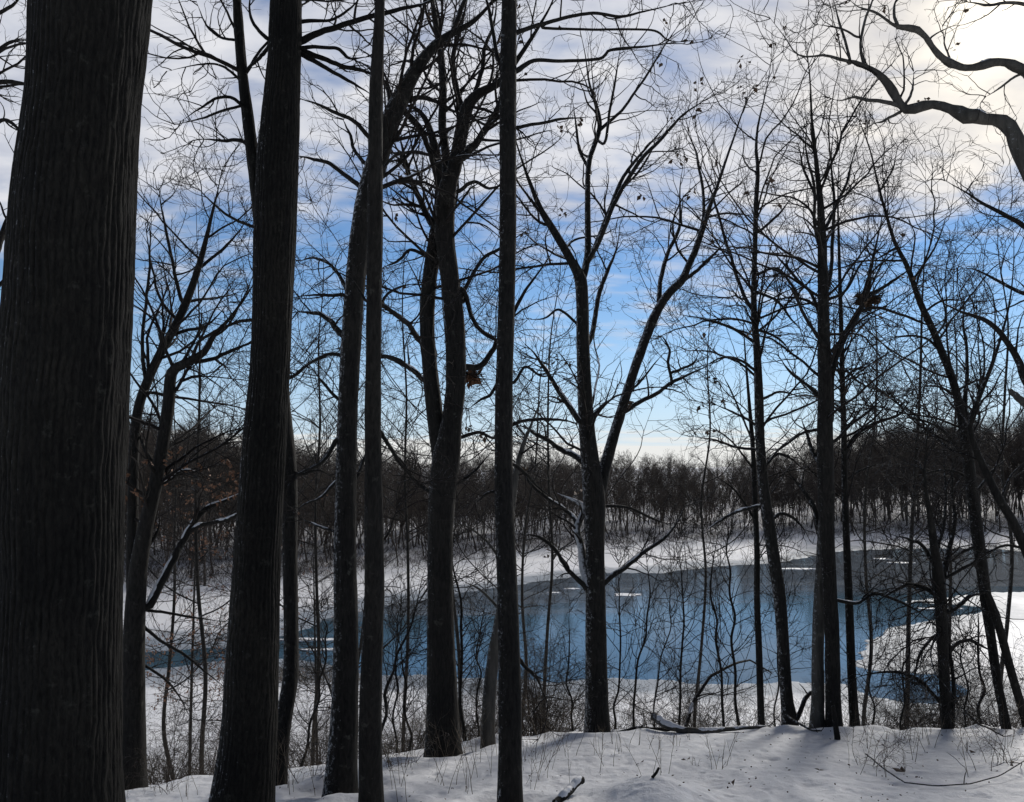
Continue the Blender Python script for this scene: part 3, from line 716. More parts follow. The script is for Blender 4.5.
tree('twin_stemmed_tree', 'thick twin stemmed tree with a leafy squirrel nest on its right fork', 9.2,
     [S([(834,742,10),(834,725,8.2),(833,690,7.4),(832,640,7),(829,580,6.8),(827,530,7),(826,490,8),(825,440,7.8),(825,400,6.8),(824,340,6),(823,280,5),(822,240,4.4),(820,200,3.6),(816,160,2.8),(812,120,2.3),(810,80,1.8),(806,40,1.2)], g=.38),
      S([(817,742,9),(817,725,7),(818,690,6),(818,640,5.6),(820,590,5.4),(823,540,5.5),(826,500,5)], trunk=True, nm='stem', root=True, bare=True, dy=0, n=120, bark=BARK_PALE),
      S([(829,420,5.2),(830,385,4.8),(836,360,4.5),(842,343,4.2),(848,330,4),(856,316,3.8),(864,302,3.6),(869,285,3),(870,268,2.8),(874,250,2.5),(880,225,2),(886,200,1.5)], dy=.2, g=.35),
      S([(825,300,3),(831,270,2.6),(833,240,2.4),(834,200,2.1),(831,160,1.7),(834,125,1.1)], dy=.3), S([(822,262,2.6),(815,225,2.3),(814,190,2),(806,150,1.6),(806,115,1)], dy=-.3), S([(824,330,2.4),(812,296,2.2),(798,280,2),(782,262,1.6),(770,248,1)], dy=.3),
      S([(824,345,2.4),(806,318,2.2),(794,292,1.9),(782,280,1.4)], dy=-.3), S([(867,296,2.6),(882,288,2.2),(900,276,1.8),(918,262,1.1)], dy=.3), S([(858,312,2.4),(875,308,2.1),(900,314,1.9),(920,322,1.7),(940,330,1.1)], dy=.2),
      S([(820,395,2.4),(806,384,2),(790,372,1.6),(776,352,1)], dy=.3), S([(836,440,2.4),(850,426,2.1),(870,410,1.8),(890,392,1.2)], dy=.3), S([(820,430,2.2),(802,434,1.8),(782,448,1.5),(766,462,1)], dy=.4),
      S([(822,470,4),(818,460,3.4),(812,450,2.8),(806,432,2.2),(800,415,1.2)], dy=.3, snow=.45, bark=BARK_SNOWY), S([(820,530,3.6),(814,508,3),(806,494,2.6),(798,484,2.3),(786,470,1.5)], dy=.3, snow=.45, bark=BARK_SNOWY),
      S([(827,225,2.4),(842,195,2),(850,170,1.7),(858,140,1)],dy=.4), S([(820,205,2),(804,170,1.6),(798,140,1)],dy=.5), S([(826,370,2),(846,372,1.7),(862,384,1.4),(885,392,.9)],dy=.5), S([(836,600,2.4),(858,603,2.2),(876,594,2),(898,601,1.8),(920,613,1.4),(938,628,1)],dy=.2, snow=.4),
      S([(824,312,2.2),(806,300,1.8),(786,298,1.5),(762,306,.9)],dy=.6), S([(828,300,2.2),(846,290,1.8),(862,262,1.4),(880,250,.9)],dy=.6)],
     dict(d1=3.0, d2=6, d3=8, l1=1.6, rx=.016), BARK_GREY, seed=22, disp=.006, leaves=(60,.055,DRYLEAF))

tree('sapling', 'thin dark sapling close beside the right of the twin stemmed tree', 9.3,
     [S([(858,742,6),(855,725,4.8),(852,680,4.2),(849,600,3.8),(847,552,3.5),(845,500,3),(844,440,2.8),(843,400,2.6),(841,320,2.3),(839,250,2),(838,190,1.5),(841,120,.9)], g=.25),
      S([(845,455,2.6),(850,443,2.4),(858,434,2.3),(874,424,2.2),(888,419,2),(900,414,1.7),(912,400,1.3),(930,392,.8)], dy=.2), S([(843,380,1.7),(855,370,1.5),(872,366,1)], dy=.3), S([(846,480,1.8),(862,470,1.5),(884,462,1)], dy=.4), S([(840,300,1.5),(852,276,1.2),(858,250,.8)],dy=.4),
      S([(845,438,1.8),(862,428,1.5),(880,412,1.2),(896,388,.8)],dy=.6)],
     dict(d1=3.2, d2=5, d3=7, l1=1.2, rx=.01), seed=23)

tree('leaning_tree', 'tall thin trunk at right leaning left, forking above the dark far woods', 9.0,
     [S([(1009,745,5.10),(1006,725,4.25),(1002,705,4.08),(998,686,4.08),(994,660,4.25),(990,630,4.59),(986,600,5.27),(981,560,5.61),(977,530,5.61),(972,490,5.44),(967,450,5.27),(963,425,4.42),(957,395,3.91),(950,372,3.74),(941,350,3.57),(933,330,3.31),(920,302,2.98),(908,268,2.63),(895,243,2.29),(885,210,2.04),(877,180,1.78),(870,150,1.61),(858,118,1.27),(845,93,0.85)], g=.3),
      S([(1032,745,5.10),(1028,728,4.42),(1022,708,4.08),(1015,685,3.91),(1008,660,3.91),(1000,630,3.91),(992,606,3.91),(986,590,2.98)], trunk=True, nm='stem', root=True, bare=True, dy=0, n=100),
      S([(965,428,3.40),(965,405,3.06),(967,380,2.55),(967,362,2.21),(966,345,1.95),(963,325,1.70),(964,305,1.36),(960,280,0.85)], dy=.3), S([(958,400,1.70),(946,390,1.53),(930,386,1.27),(910,390,0.85)], dy=.3), S([(966,460,2.04),(950,438,1.87),(932,424,1.70),(912,418,1.36),(890,420,0.85)], dy=-.3),
      S([(940,350,1.87),(925,338,1.61),(905,336,1.36),(880,340,0.85)], dy=.3), S([(912,280,1.70),(926,262,1.44),(938,240,1.19),(950,205,0.68)], dy=.3), S([(896,248,1.61),(884,255,1.36),(870,262,1.02)], dy=.4), S([(880,190,1.44),(892,170,1.19),(898,145,0.77)], dy=.4),
      S([(972,500,2.55),(985,480,2.29),(996,468,2.04),(1010,456,1.36)], dy=.3), S([(978,545,2.04),(962,552,1.70),(945,565,1.44),(925,572,0.94)], dy=.3, snow=.4), S([(926,310,1.70),(945,300,1.36),(970,302,1.02)],dy=.4), S([(955,392,1.70),(978,380,1.36),(1000,384,0.85)],dy=.4),
      S([(972,480,1.70),(950,470,1.53),(925,474,1.27),(900,486,0.85)],dy=.5)],
     dict(d1=3.2, d2=6, d3=8, l1=1.5, rx=.014), BARK_GREY, seed=24, disp=.004)

tree('leaning_tree', 'thin dark trunk at the right edge slanting up left across the other leaning trunk', 8.4,
     [S([(1085,760,6.48),(1075,700,5.76),(1058,640,5.47),(1040,585,5.04),(1024,545,4.75),(1012,520,4.32),(1001,502,4.03),(992,485,3.74),(985,470,3.46),(976,450,2.88),(970,425,2.52),(978,400,2.30),(990,370,2.16),(1000,340,1.87),(1010,300,1.58),(1014,250,1.15),(1010,200,0.72)], g=.35),
      S([(1024,548,1.87),(1006,545,1.58),(985,552,1.30),(965,548,0.86)], dy=.3), S([(1000,500,1.58),(1010,478,1.44),(1022,465,1.15),(1040,455,0.72)], dy=.3), S([(975,412,1.44),(958,402,1.15),(938,404,0.72)],dy=.4)],
     dict(d1=3.2, d2=6, d3=8, l1=1.4, rx=.014), seed=25, disp=.003)

tree('gnarled_tree', 'short gnarled trunk tangled with vines at right before the white ice', 9.0,
     [S([(949,742,6.5),(947,725,5.4),(945,690,5),(943,650,5.2),(941,610,5.8),(939,585,6.2),(937,565,5.2),(934,545,4),(930,515,3),(925,485,2.4),(926,450,1.8),(930,410,1)], g=.3),
      S([(942,590,4),(946,566,3.4),(950,545,3),(955,520,2.4),(952,490,1.8),(956,455,1)], dy=.2), S([(942,600,3.4),(926,588,3),(910,585,2.6),(892,592,2.2),(874,604,1.3)], dy=.3, snow=.5), S([(946,612,3.2),(958,606,2.8),(972,596,2.4),(990,592,1.6)], dy=-.2),
      S([(944,660,2.8),(956,645,2.5),(968,640,2.3),(982,646,2.1),(996,654,1.4)], dy=.3), S([(943,705,2.4),(930,690,2.2),(916,678,2),(896,672,1.8),(872,674,1.4),(850,680,1)], dy=.3, snow=.4), S([(952,725,3),(954,690,2.6),(951,655,2.3),(948,620,1.7)], dy=-.1),
      S([(938,570,2.8),(926,550,2.4),(912,540,2),(895,536,1.2)], dy=.3), S([(936,552,2.4),(944,525,2),(946,490,1.5),(942,440,.9)], dy=.4), S([(942,632,2.2),(930,640,2),(918,660,1.6),(914,690,1)], dy=.3), S([(940,580,2.6),(960,570,2.2),(980,560,1.8),(1000,556,1)],dy=.3)],
     dict(d1=6, d2=8, d3=8, l1=1.0, t0=.05, up=-.04, a1=(35,95), rx=.01, wob=.2), BARK_GREY, seed=26, disp=.006)

# right: big tree outside the frame whose crooked limbs reach in
tree('crooked_tree', 'big tree past the right edge reaching crooked pale limbs in at the top right corner', 6.6,
     [S([(1120,880,34),(1108,700,26),(1098,500,22),(1088,380,20),(1078,260,18),(1066,180,15),(1060,80,12),(1062,-60,9),(1070,-250,6),(1076,-500,2)], g=.75, nc=28),
      S([(1068,215,11),(1045,190,10),(1030,168,9),(1021,142,8.6),(1012,127,8),(1000,121,7.6),(985,121,7.2),(974,119,6.4),(965,116,5.6),(956,109,5),(945,105,4.6),(934,104,4.3),(922,106,4.1),(910,110,4.2),(903,107,4),(897,98,3.6),(890,86,3.3),(880,75,3),(868,67,2.8),(855,63,2.4),(840,60,2.1),(825,55,1.9),(808,57,1.7),(795,53,1.4),(787,40,1.2),(776,26,1),(762,8,.7)], g=.4, snow=.5, big=.7, f=1.08, lump=.22),
      S([(905,109,3.6),(892,104,3.1),(878,101,2.7),(866,100,2.4),(854,97,2),(842,100,1.5),(828,98,.9)], dy=.3, snow=.4), S([(900,112,2.2),(885,120,1.8),(872,125,1.2)], dy=.2), S([(864,66,2.2),(861,45,2),(864,22,1.8),(872,0,1.5),(875,-20,1)], dy=.2), S([(850,62,2),(845,40,1.8),(838,18,1.5),(832,-6,1)], dy=.3),
      S([(856,36,1.6),(838,28,1.3),(815,24,.9)], dy=.3), S([(1062,105,8),(1040,80,7),(1024,70,6),(1010,63,5.4),(996,62,4.8),(984,66,4.6),(968,68,4.5),(956,64,4.2),(945,58,3.8),(935,49,3.5),(927,38,3.2),(918,31,3),(906,28,2.8),(895,26,2.5),(884,18,2.3),(872,11,2),(858,7,1.8),(846,-4,1.3)], dy=-.1, g=.45, snow=.4, big=.7, f=1.0, lump=.18),
      S([(897,26,2.2),(894,10,1.9),(900,-10,1.2)], dy=.2), S([(1062,20,4),(1024,4,2.6),(1006,3,2.2),(990,5,1.9),(975,3,1.6),(960,1,1.1)], dy=.1), S([(1024,72,2),(1010,80,1.6),(998,90,1.3),(985,97,.9)], dy=.3), S([(905,106,2),(912,90,1.6),(914,70,1)],dy=.4), S([(950,60,1.4),(945,45,1.1),(942,25,.7)],dy=.3),
      S([(1088,440,11),(1060,420,8),(1036,398,6),(1024,378,5),(1018,358,4.4),(1008,342,3.8),(996,329,3.4),(984,319,3),(972,314,2.7),(958,310,2.2),(940,300,1.7),(924,280,1)], dy=.3, snow=.4, g=.3, bark=BARK_GREY), S([(1050,425,5),(1030,410,4.2),(1018,398,3.6),(1008,389,2.4)], dy=.2, bare=True),
      S([(1070,262,7),(1040,240,4),(1022,226,3.4),(1005,214,2.8),(985,205,2.2),(962,190,1.6),(940,178,1)], dy=.6, g=.2, bark=BARK_GREY), S([(1080,330,6),(1040,300,3.4),(1020,292,2.6),(1000,282,2),(975,270,1.4),(955,268,.8)],dy=.9, g=.2, bark=BARK_GREY)],
     dict(d1=2.2, d2=4.2, d3=5.5, l1=1.0, rx=.012, t0=.2), BARK_PALE, seed=27, disp=.006, leaves=(60,.05,DRYLEAF))

# left: rusty-leaved tree between the two thick trunks
tree('beech_tree', 'smooth grey trunk with rusty clinging leaves between the two thick left trunks', 8.2,
     [S([(131,800,15),(132,785,13.5),(133,700,11.5),(134,640,10.5),(136,600,9.5),(139,565,8.5),(146,525,7.5),(153,495,6.8),(159,465,6.4),(165,430,6.2),(169,400,6),(172,372,5.4),(186,363,4.6),(204,352,4.2),(214,335,3.6),(230,318,3),(245,295,2.3),(258,262,1.5)], g=.4, nc=18),
      S([(134,610,6.5),(132,560,5.8),(133,500,5.2),(134,450,5),(138,410,4.8),(148,380,4.6),(160,354,4.4),(172,332,4.2),(183,310,4),(192,287,3.7),(200,262,3.3),(207,235,2.9),(213,210,2.4),(218,190,1.9),(224,160,1.2)], trunk=True, nm='stem', g=.35, n=140),
      S([(184,308,2.8),(176,280,2.4),(170,250,2.1),(162,210,1.6),(158,180,1)], dy=.3), S([(146,384,2.8),(142,340,2.4),(146,300,2.1),(150,260,1.7),(144,220,1)], dy=-.3), S([(196,272,2.4),(214,256,2),(232,240,1.7),(250,215,1)], dy=.3), S([(168,338,2.6),(186,330,2.2),(206,326,1.9),(232,300,1.2)], dy=.4),
      S([(190,362,3),(215,358,2.6),(238,348,2.2),(262,338,1.2)], dy=.2), S([(138,600,6),(150,606,5.6),(160,590,5.2),(172,565,4.8),(180,546,4.6),(188,533,4.4),(196,519,4),(206,508,3.7),(222,502,3.3),(240,494,2.6),(262,486,1.6)], dy=.25, snow=.9, big=.8, g=.3), S([(188,533,3.4),(200,526,3),(214,522,2.7),(228,519,2.5),(244,512,1.8),(262,508,1)], dy=-.25, snow=.95, big=1.0),
      S([(150,500,3.4),(160,486,3),(172,478,2.7),(186,470,2.3),(205,474,1.4)], dy=.3, snow=.8, big=1.1), S([(140,560,3),(150,545,2.6),(158,530,2),(160,515,1.2)], dy=.2, snow=.8), S([(137,620,2.4),(160,640,2),(185,655,1.7),(206,672,1.4),(228,690,1)], dy=.2), S([(134,660,2),(155,672,1.7),(175,690,1.3),(192,720,.8)], dy=.3),
      S([(139,610,2.2),(165,612,1.8),(195,618,1.4),(225,622,.9)],dy=.3), S([(158,470,2.6),(145,450,2.2),(138,430,1.8)],dy=.5)],
     dict(d1=3.6, d2=6.5, d3=8, l1=1.5, up=.05), BARK_GREY, seed=28, disp=.003,
     leaves=(260, .05, RUSTLEAF, lambda px, py: 450 < py < 600 and px < 260))

tree('dark_tree', 'dark limbs of a tree beyond the left edge showing behind the broad furrowed trunk', 8.5,
     [S([(-70,900,26),(-66,700,22),(-60,500,19),(-50,350,17),(-40,240,14),(-34,120,11),(-30,0,9),(-28,-150,6),(-26,-350,2)], g=.5, nc=34, n=800, sd=272),
      S([(-45,290,8),(-15,262,6),(0,238,5),(10,215,4.4),(18,192,4),(30,170,3.2),(60,140,2)], dy=.3), S([(-38,100,5),(-10,84,3.6),(8,82,3.2),(30,84,2.4),(60,76,1.4)], dy=.2), S([(-38,150,4),(-10,128,3),(6,120,2.5),(22,132,2),(40,150,1.2)], dy=-.2),
      S([(-36,80,4),(-12,60,2.8),(10,42,2.3),(32,40,1.4)], dy=.4), S([(-46,330,4),(-16,300,3),(4,280,2.4),(20,262,1.6)], dy=.5), S([(-33,40,4),(-8,18,2.8),(14,4,2.2),(30,-20,1.4)], dy=.3), S([(-48,400,4),(-20,380,3),(2,372,2),(16,350,1.3)],dy=.3)],
     dict(d1=2.6, d2=5, d3=7, l1=1.4), seed=29, disp=.006)

# ---- trees part-way down the bank
def bank_tree(name, label, px, Y, top, hw, seed, lean=0, spec=None, group=None, cat='tree'):
    b = ground_at(px, Y); bx, by = project(b)
    rng = np.random.default_rng(seed)
    n = 8; pts = []
    for k in range(n + 1):
        s = k / n
        pts.append((bx + lean * s ** 1.3 + rng.normal(0, 3.2) * (s > 0) , by + (top - by) * s, hw * (1 - .8 * s)))
    st = [S(pts, g=.25)]
    for k in range(5):
        s = rng.uniform(.3, .8); sd = rng.choice([-1, 1]); L = (by - top) * rng.uniform(.15, .3) * (1.1 - s * .5)
        x0 = np.interp(s, np.linspace(0, 1, n + 1), [p[0] for p in pts]); y0 = by + (top - by) * s
        lp = [(0, 0), (.2, .12), (.4, .35), (.52, .55), (.7, .8), (.76, 1.05), (.85, 1.3)]
        lp = [(x0 + sd * L * a + rng.normal(0, 2.5) * (i > 0), y0 - L * c + rng.normal(0, 2.5) * (i > 0)) for i, (a, c) in enumerate(lp)]
        st.append(S([(*lp[0], hw * (1 - .8 * s) * .6)] + lp[1:-1] + [(*lp[-1], .5)], dy=rng.normal(0, .4)))
    return tree(name, label, Y, st, spec or dict(d1=2.6, d2=4.5, d3=5, l1=2.3, rx=.014, a1=(40, 85), r2=.0045, r3=.0032), seed=seed, group=group, cat=cat)
bank_tree('young_tree', 'bare young tree between the middle pole trunk and the wide V shaped tree', 545, 16, 190, 2.0, 51, 12)
bank_tree('young_tree', 'bare young tree rising just right of the twin stemmed tree from down the bank', 905, 14, 150, 2.6, 52, 24)
bank_tree('young_tree', 'bare young tree between the two thick left trunks, further down the bank', 205, 17, 170, 2.6, 53, -14)
bank_tree('young_tree', 'bare young tree between the bowing trunk and the V shaped tree', 694, 17, 220, 1.8, 54, 22)
bank_tree('young_tree', 'bare young tree by the right edge, behind the slanting trunks', 1010, 14, 170, 2.4, 55, -10)
bank_tree('young_tree', 'bare young tree standing between the snow flecked trunk and the second thick trunk', 312, 15, 190, 2.2, 56, 6)
bank_tree('young_tree', 'bare young tree in the gap left of the stout forked trunk', 402, 15, 150, 2.0, 57, 6)

def rust(label, px, Y, top, hw, seed, lean, n):
    b = ground_at(px, Y); bx, by = project(b)
    tree('beech_sapling', label, Y, [S([(bx, by + 15, hw), (bx + lean * .2, by * .7 + top * .3, hw * .8), (bx + lean * .6, by * .3 + top * .7, hw * .5), (bx + lean, top, .5)], g=.3)],
         dict(d1=5, d2=5, d3=5, l1=2.6, lr=.5, a1=(55, 95), up=-.01, rx=.012), seed=seed, leaves=(int(n * 1.5), .06, RUSTLEAF))
rust('beech sapling thick with rusty brown leaves between the two thick left trunks', 188, 22, 488, 2.0, 81, 10, 1500)
rust('beech sapling with thin rusty brown leaves beside the half hidden slim trunk', 318, 26, 505, 1.6, 82, -6, 420)
bank_tree('young_tree', 'bare wide crowned young tree behind the half hidden slim trunk', 262, 20, 230, 2.4, 58, 20)
bank_tree('young_tree', 'bare wide crowned young tree showing through the fork of the stout trunk', 455, 20, 200, 2.2, 59, -12)
bank_tree('young_tree', 'bare wide crowned young tree right of the middle pole, low on the bank', 520, 22, 260, 2.0, 60, 22)
bank_tree('young_tree', 'bare wide crowned young tree behind the squirrel nest', 866, 19, 200, 2.2, 61, 12)
bank_tree('young_tree', 'bare wide crowned young tree behind the gnarled vine tangled trunk', 948, 18, 220, 2.2, 62, 14)
bank_tree('young_tree', 'bare low spreading young tree in front of the left snowy hillside', 168, 24, 330, 2.4, 63, 6)
bank_tree('young_tree', 'bare spreading young tree by the slim pole trunk, low on the bank', 352, 24, 290, 2.0, 64, 30)
# ---- saplings along the crest
sap = [((305,560),(615,738),(617,690),(622,610),(619,560),'thin bare sapling right beside the V shaped tree',10.0,1.7),
       (None,(634,736),(639,660),(648,595),(645,540),'thin bare sapling in front of the blue water, second right of the V shaped tree',10.1,1.8),
       (None,(679,730),(681,640),(684,590),(684,520),'straight thin sapling halfway between the V shaped tree and the bowing trunk',10.2,1.8),
       (None,(724,732),(718,640),(713,580),(716,510),'thin sapling curving left by the end of the snowy log',10.2,2.0),
       (None,(740,732),(733,640),(731,570),(732,500),'thin sapling just left of the straight sapling by the bowing trunk',10.1,2.2),
       (None,(777,738),(777,660),(779,600),(776,540),'wispy sapling close at the foot of the bowing trunk',10.0,1.3),
       (None,(571,752),(569,700),(569,650),(571,600),'short bare sapling left of the V shaped tree trunk',9.9,1.6),
       (None,(466,760),(462,680),(458,600),(457,480),'tall thin sapling against the right side of the stout forked trunk',9.4,2.6),
       (None,(478,760),(476,690),(480,640),(488,570),'thin sapling left of the pale slanting trunk',9.5,1.5),
       (None,(414,765),(408,720),(404,670),(402,610),'thin sapling left of the stout forked trunk',9.2,1.9),
       (None,(396,768),(397,690),(396,640),(399,580),'thin dark sapling right of the slim pole trunk',9.2,1.6),
       (None,(380,735),(393,670),(408,625),(432,552),'sapling slanting right behind the slim pole trunk',9.1,2.3),
       (None,(870,740),(868,690),(872,640),(876,560),'wispy sapling right of the twin stemmed tree',9.6,1.4),
       (None,(906,745),(905,680),(908,640),(914,570),'thin sapling left of the gnarled vine tangled trunk',9.3,1.6),
       (None,(981,745),(980,690),(979,640),(976,590),'straight thin sapling between the gnarled trunk and the leaning pair',9.2,2.2),
       (None,(655,732),(660,660),(668,610),(674,560),'faint twiggy sapling leaning right over the snowy log',10.6,1.2),
       (None,(300,770),(318,700),(328,640),(322,600),'forked sapling between the slim half hidden trunk and the snow flecked trunk',9.0,2.0),
       (None,(345,770),(330,690),(312,650),(296,610),'spindly sapling leaning left of the snow flecked trunk',9.4,1.6),
       (None,(965,745),(966,690),(962,640),(960,600),'spindly sapling beside the gnarled vine tangled trunk',9.4,1.5)]
for k, (_, a, b, c, d, lab, Y, hw) in enumerate(sap):
    kn = [(a[0], a[1], hw * .7), (b[0], b[1], hw * .58), (c[0], c[1], hw * .45), (d[0], d[1], .45)]
    rk = np.random.default_rng(900 + k); fine = [(a[0], a[1] + 20, hw * .95)]
    for i in range(3):
        for t in (0, .33, .66):
            fine.append(tuple(kn[i][q] * (1 - t) + kn[i + 1][q] * t + (rk.normal(0, 2.4) if q == 0 and (i or t) else 0) for q in range(3)))
    st = [S(fine + [kn[3]], g=.12)]
    tree('sapling', lab, Y, st, dict(d1=6.5, d2=6, d3=6, l1=.85, lr=.4, t0=.1, a1=(30,70), up=.05, rx=.006), seed=100 + k, flare=.2)
# ------------------------------------------------------------------ shrubs
def shrub_mesh(seed, h, nst, spread, dens=7):
    rng = np.random.default_rng(seed)
    a = rng.uniform(0, 2 * PI, nst); P = np.zeros((nst, 10, 3)); R0 = rng.uniform(.004, .009, nst)
    d = np.stack([np.cos(a) * spread * rng.uniform(.2, 1, nst), np.sin(a) * spread * rng.uniform(.2, 1, nst), np.ones(nst)], -1)
    d /= np.linalg.norm(d, axis=1, keepdims=True)
    p = np.stack([np.cos(a), np.sin(a), 0 * a], -1) * rng.uniform(0, .18, nst)[:, None]; p[:, 2] = -.12
    L = h * rng.uniform(.6, 1.15, nst) / 9
    P[:, 0] = p
    for n in range(1, 10):
        d = d + rng.normal(size=d.shape) * .13 + np.stack([np.cos(a), np.sin(a), -.35 + 0 * a], -1) * .055
        d /= np.linalg.norm(d, axis=1, keepdims=True); p = p + d * L[:, None]; P[:, n] = p
    Rr = R0[:, None] * np.linspace(1, .3, 10)[None]
    stems = MB(); stems.tubes(P, Rr, 5)
    tw = MB(); crown(tw, rng, P, Rr, dict(d1=dens, d2=7, d3=6, l1=.55, k=.8, rx=.004, r1=.0025, r2=.0018, r3=.0014, t0=.12, a1=(25, 80), wob=.2, up=.0))
    return stems.mesh('stems', SHRUBTWIG), tw.mesh('twigs', SHRUBTWIG)
shrubs = [shrub_mesh(300 + i, h, n, s) for i, (h, n, s) in enumerate([(1.5, 16, .7), (1.1, 12, 1.0), (1.9, 12, .5)])]
def shrub(label, px, Y, kind, sc, rot, group=None):
    b = ground_at(px, Y)
    t = thing('bare_shrub', label, 'shrub', b, group); t.scale = (sc,) * 3; t.rotation_euler = (0, 0, rot)
    for nm, me in zip(('stems', 'twigs'), shrubs[kind]): link(nm, me, t)
rg = np.random.default_rng(77)
G1 = 'bare shrubs on the bank between the two thick left trunks'
for px, Y, k, s in [(165,9.4,0,.8),(195,10.2,1,1.0),(178,12.5,2,.9),(212,14,0,1.1),(152,15,0,1.0),(226,12,1,.9)]:
    shrub('bare twiggy brown shrub in the thicket between the two thick left trunks', px, Y, k, s, rg.uniform(0, 6), G1)
G2 = 'bare shrubs along the crest by the middle pole trunk'
for px, Y, k, s in [(536,10,0,.95),(550,10.4,1,1.1),(528,11.5,0,1.1),(560,11,2,.7),(476,10,1,.9),(463,10.5,0,.8)]:
    shrub('bare arching shrub on the crest beside the middle pole trunk', px, Y, k, s, rg.uniform(0, 6), G2)
G3 = 'bare shrubs behind the snowy log'
for px, Y, k, s in [(668,11,1,.9),(700,11.3,0,.8),(735,11.2,1,.9),(640,11.5,1,.8)]:
    shrub('low bare shrub behind the snowy log before the water', px, Y, k, s, rg.uniform(0, 6), G3)
G4 = 'bare shrubs at right among the leaning trunks'
for px, Y, k, s in [(868,10.3,1,.8),(897,10.6,2,.8),(925,10.6,0,.7),(962,10.8,1,.8),(990,11.2,0,.8),(1012,11,2,.8),(940,11,0,1.0),(800,10.8,1,.7)]:
    shrub('bare twiggy shrub among the trunks at right before the ice', px, Y, k, s, rg.uniform(0, 6), G4)
G5 = 'bare shrubs between the snow flecked trunk and the stout forked trunk'
for px, Y, k, s in [(300,9.6,1,.9),(318,11,0,.9),(392,10,1,.9),(412,10.5,0,.8),(404,12.5,2,.8),(330,13,2,.9)]:
    shrub('bare shrub low on the bank left of the stout forked trunk', px, Y, k, s, rg.uniform(0, 6), G5)

# ------------------------------------------------------------------ weeds poking through the near snow
def weed_mesh(seed, h, n):
    rng = np.random.default_rng(seed); m = MB()
    P = np.zeros((n, 7, 3)); a = rng.uniform(0, 6.3, n)
    d = np.stack([np.cos(a) * .14, np.sin(a) * .14, np.ones(n)], -1) * 1.0
    p = np.stack([np.cos(a) * .04, np.sin(a) * .04, np.full(n, -.05)], -1); P[:, 0] = p
    for k in range(1, 7):
        d = d + rng.normal(size=d.shape) * .10; d /= np.linalg.norm(d, axis=1, keepdims=True)
        p = p + d * (h * rng.uniform(.6, 1, n) / 6)[:, None]; P[:, k] = p
    Rr = np.full((n, 1), .0021) * np.linspace(1, .45, 7)[None]
    m.tubes(P, Rr, 4)
    P2, R2 = spawn(rng, P, Rr, 9, .3, .05, .16, .4, (25, 60), 5, .05, .2, (.5, .8), .0012, .003)
    m.tubes(P2, R2, 3)
    return m.mesh('weed_stalk', STRAW)
weeds = [weed_mesh(400 + i, h, n) for i, (h, n) in enumerate([(.55, 1), (.4, 2), (.3, 3), (.7, 1), (.22, 4)])]
def scatter_weeds(label, group, xr, Yr, count, kinds, seed):
    rng = np.random.default_rng(seed)
    for i in range(count):
        px = rng.uniform(*xr); Y = rng.uniform(*Yr); b = ground_at(px, Y)
        o = link('weed_stalk', weeds[kinds[i % len(kinds)]], None, tuple(b)); s = rng.uniform(.7, 1.3)
        o.scale = (s, s, s); o.rotation_euler = (rng.normal(0, .05), rng.normal(0, .05), rng.uniform(0, 6.3))
        tag(o, label, 'weed', group)
scatter_weeds('thin dry weed stalk in the snow between the stout forked trunk and the middle pole', 'weeds below the stout forked trunk', (380, 500), (6.4, 8.6), 34, [0, 3, 3, 1], 1)
scatter_weeds('thin dry weed stalk in the snow right of the middle pole trunk', 'weeds right of the middle pole', (522, 580), (6.6, 9.3), 24, [0, 3, 0, 1], 2)
scatter_weeds('short dry weed stalk in the open snow below the snowy log', 'weeds in the open snow', (590, 740), (6.8, 9), 20, [0, 1, 2, 4], 3)
scatter_weeds('dry weed stalk in the snow at lower right', 'weeds in the lower right snow', (840, 1024), (6.6, 8.9), 26, [0, 1, 3, 2], 4)
scatter_weeds('thin dry weed stalk in the shaded snow at lower left', 'weeds in the shaded lower left snow', (140, 360), (6.9, 8.4), 30, [0, 3, 1, 2], 5)

# ------------------------------------------------------------------ fallen wood
def lie(pts, r0, r1, lift=0.6, arch=None):
    """polyline lying on the snow through image columns at given distances"""
    P = np.array([ground_at(px, Y) for px, Y in pts]); C = np.concatenate([P, np.zeros((len(P), 1))], 1)
    n = 40; t = np.linspace(0, len(P) - 1, n)
    Q = np.stack([np.interp(t, np.arange(len(P)), P[:, k]) for k in range(3)], -1)
    r = np.linspace(r0, r1, n); Q[:, 2] += r * lift
    if arch is not None: Q[:, 2] += np.interp(t, np.arange(len(P)), arch)
    rng = np.random.default_rng(int(r0 * 9999)); Q += np.convolve(rng.normal(size=n + 8), np.ones(9) / 9, 'valid')[:n, None] * r[:, None] * .6
    return Q, r

def log(name, label, pts, r0, r1, twigs, snowfrac, seed, cat='fallen log', lift=.6, arch=None, bark=None):
    rng = np.random.default_rng(seed)
    Q, r = lie(pts, r0, r1, lift, arch); base = Q[0].copy()
    t = thing(name, label, cat, base)
    m = MB(); m.tubes(Q, r, 14, bark_disp(Q, r, 14, r0 * .12, seed, 10, .2)[None]); link('stem', m.mesh('stem', bark or BARK_GREY, base), t)
    if snowfrac:
        s = MB(); snow_strip(s, rng, Q, r, snowfrac, 1.0); 
        if s.n: tag(link('snow', s.mesh('snow', SNOWCAP, base), t), kind='stuff')
    if twigs:
        b = MB(); P, R2 = resample(Q, r, 24); P1, R1 = spawn(rng, P[None], R2[None], twigs, .15, .2, .9, .4, (30, 70), 9, .03, .18, (.25, .5), .004, .02, .6, 2)
        P2, R3 = spawn(rng, P1, R1, 4, .2, .08, .4, .5, (30, 60), 6, .03, .2, (.4, .7), .002, .01); b.tubes(P1, R1, 5); b.tubes(P2, R3, 4)
        tag(link('twigs', b.mesh('twigs', TWIG, base), t), kind='stuff')
    return t
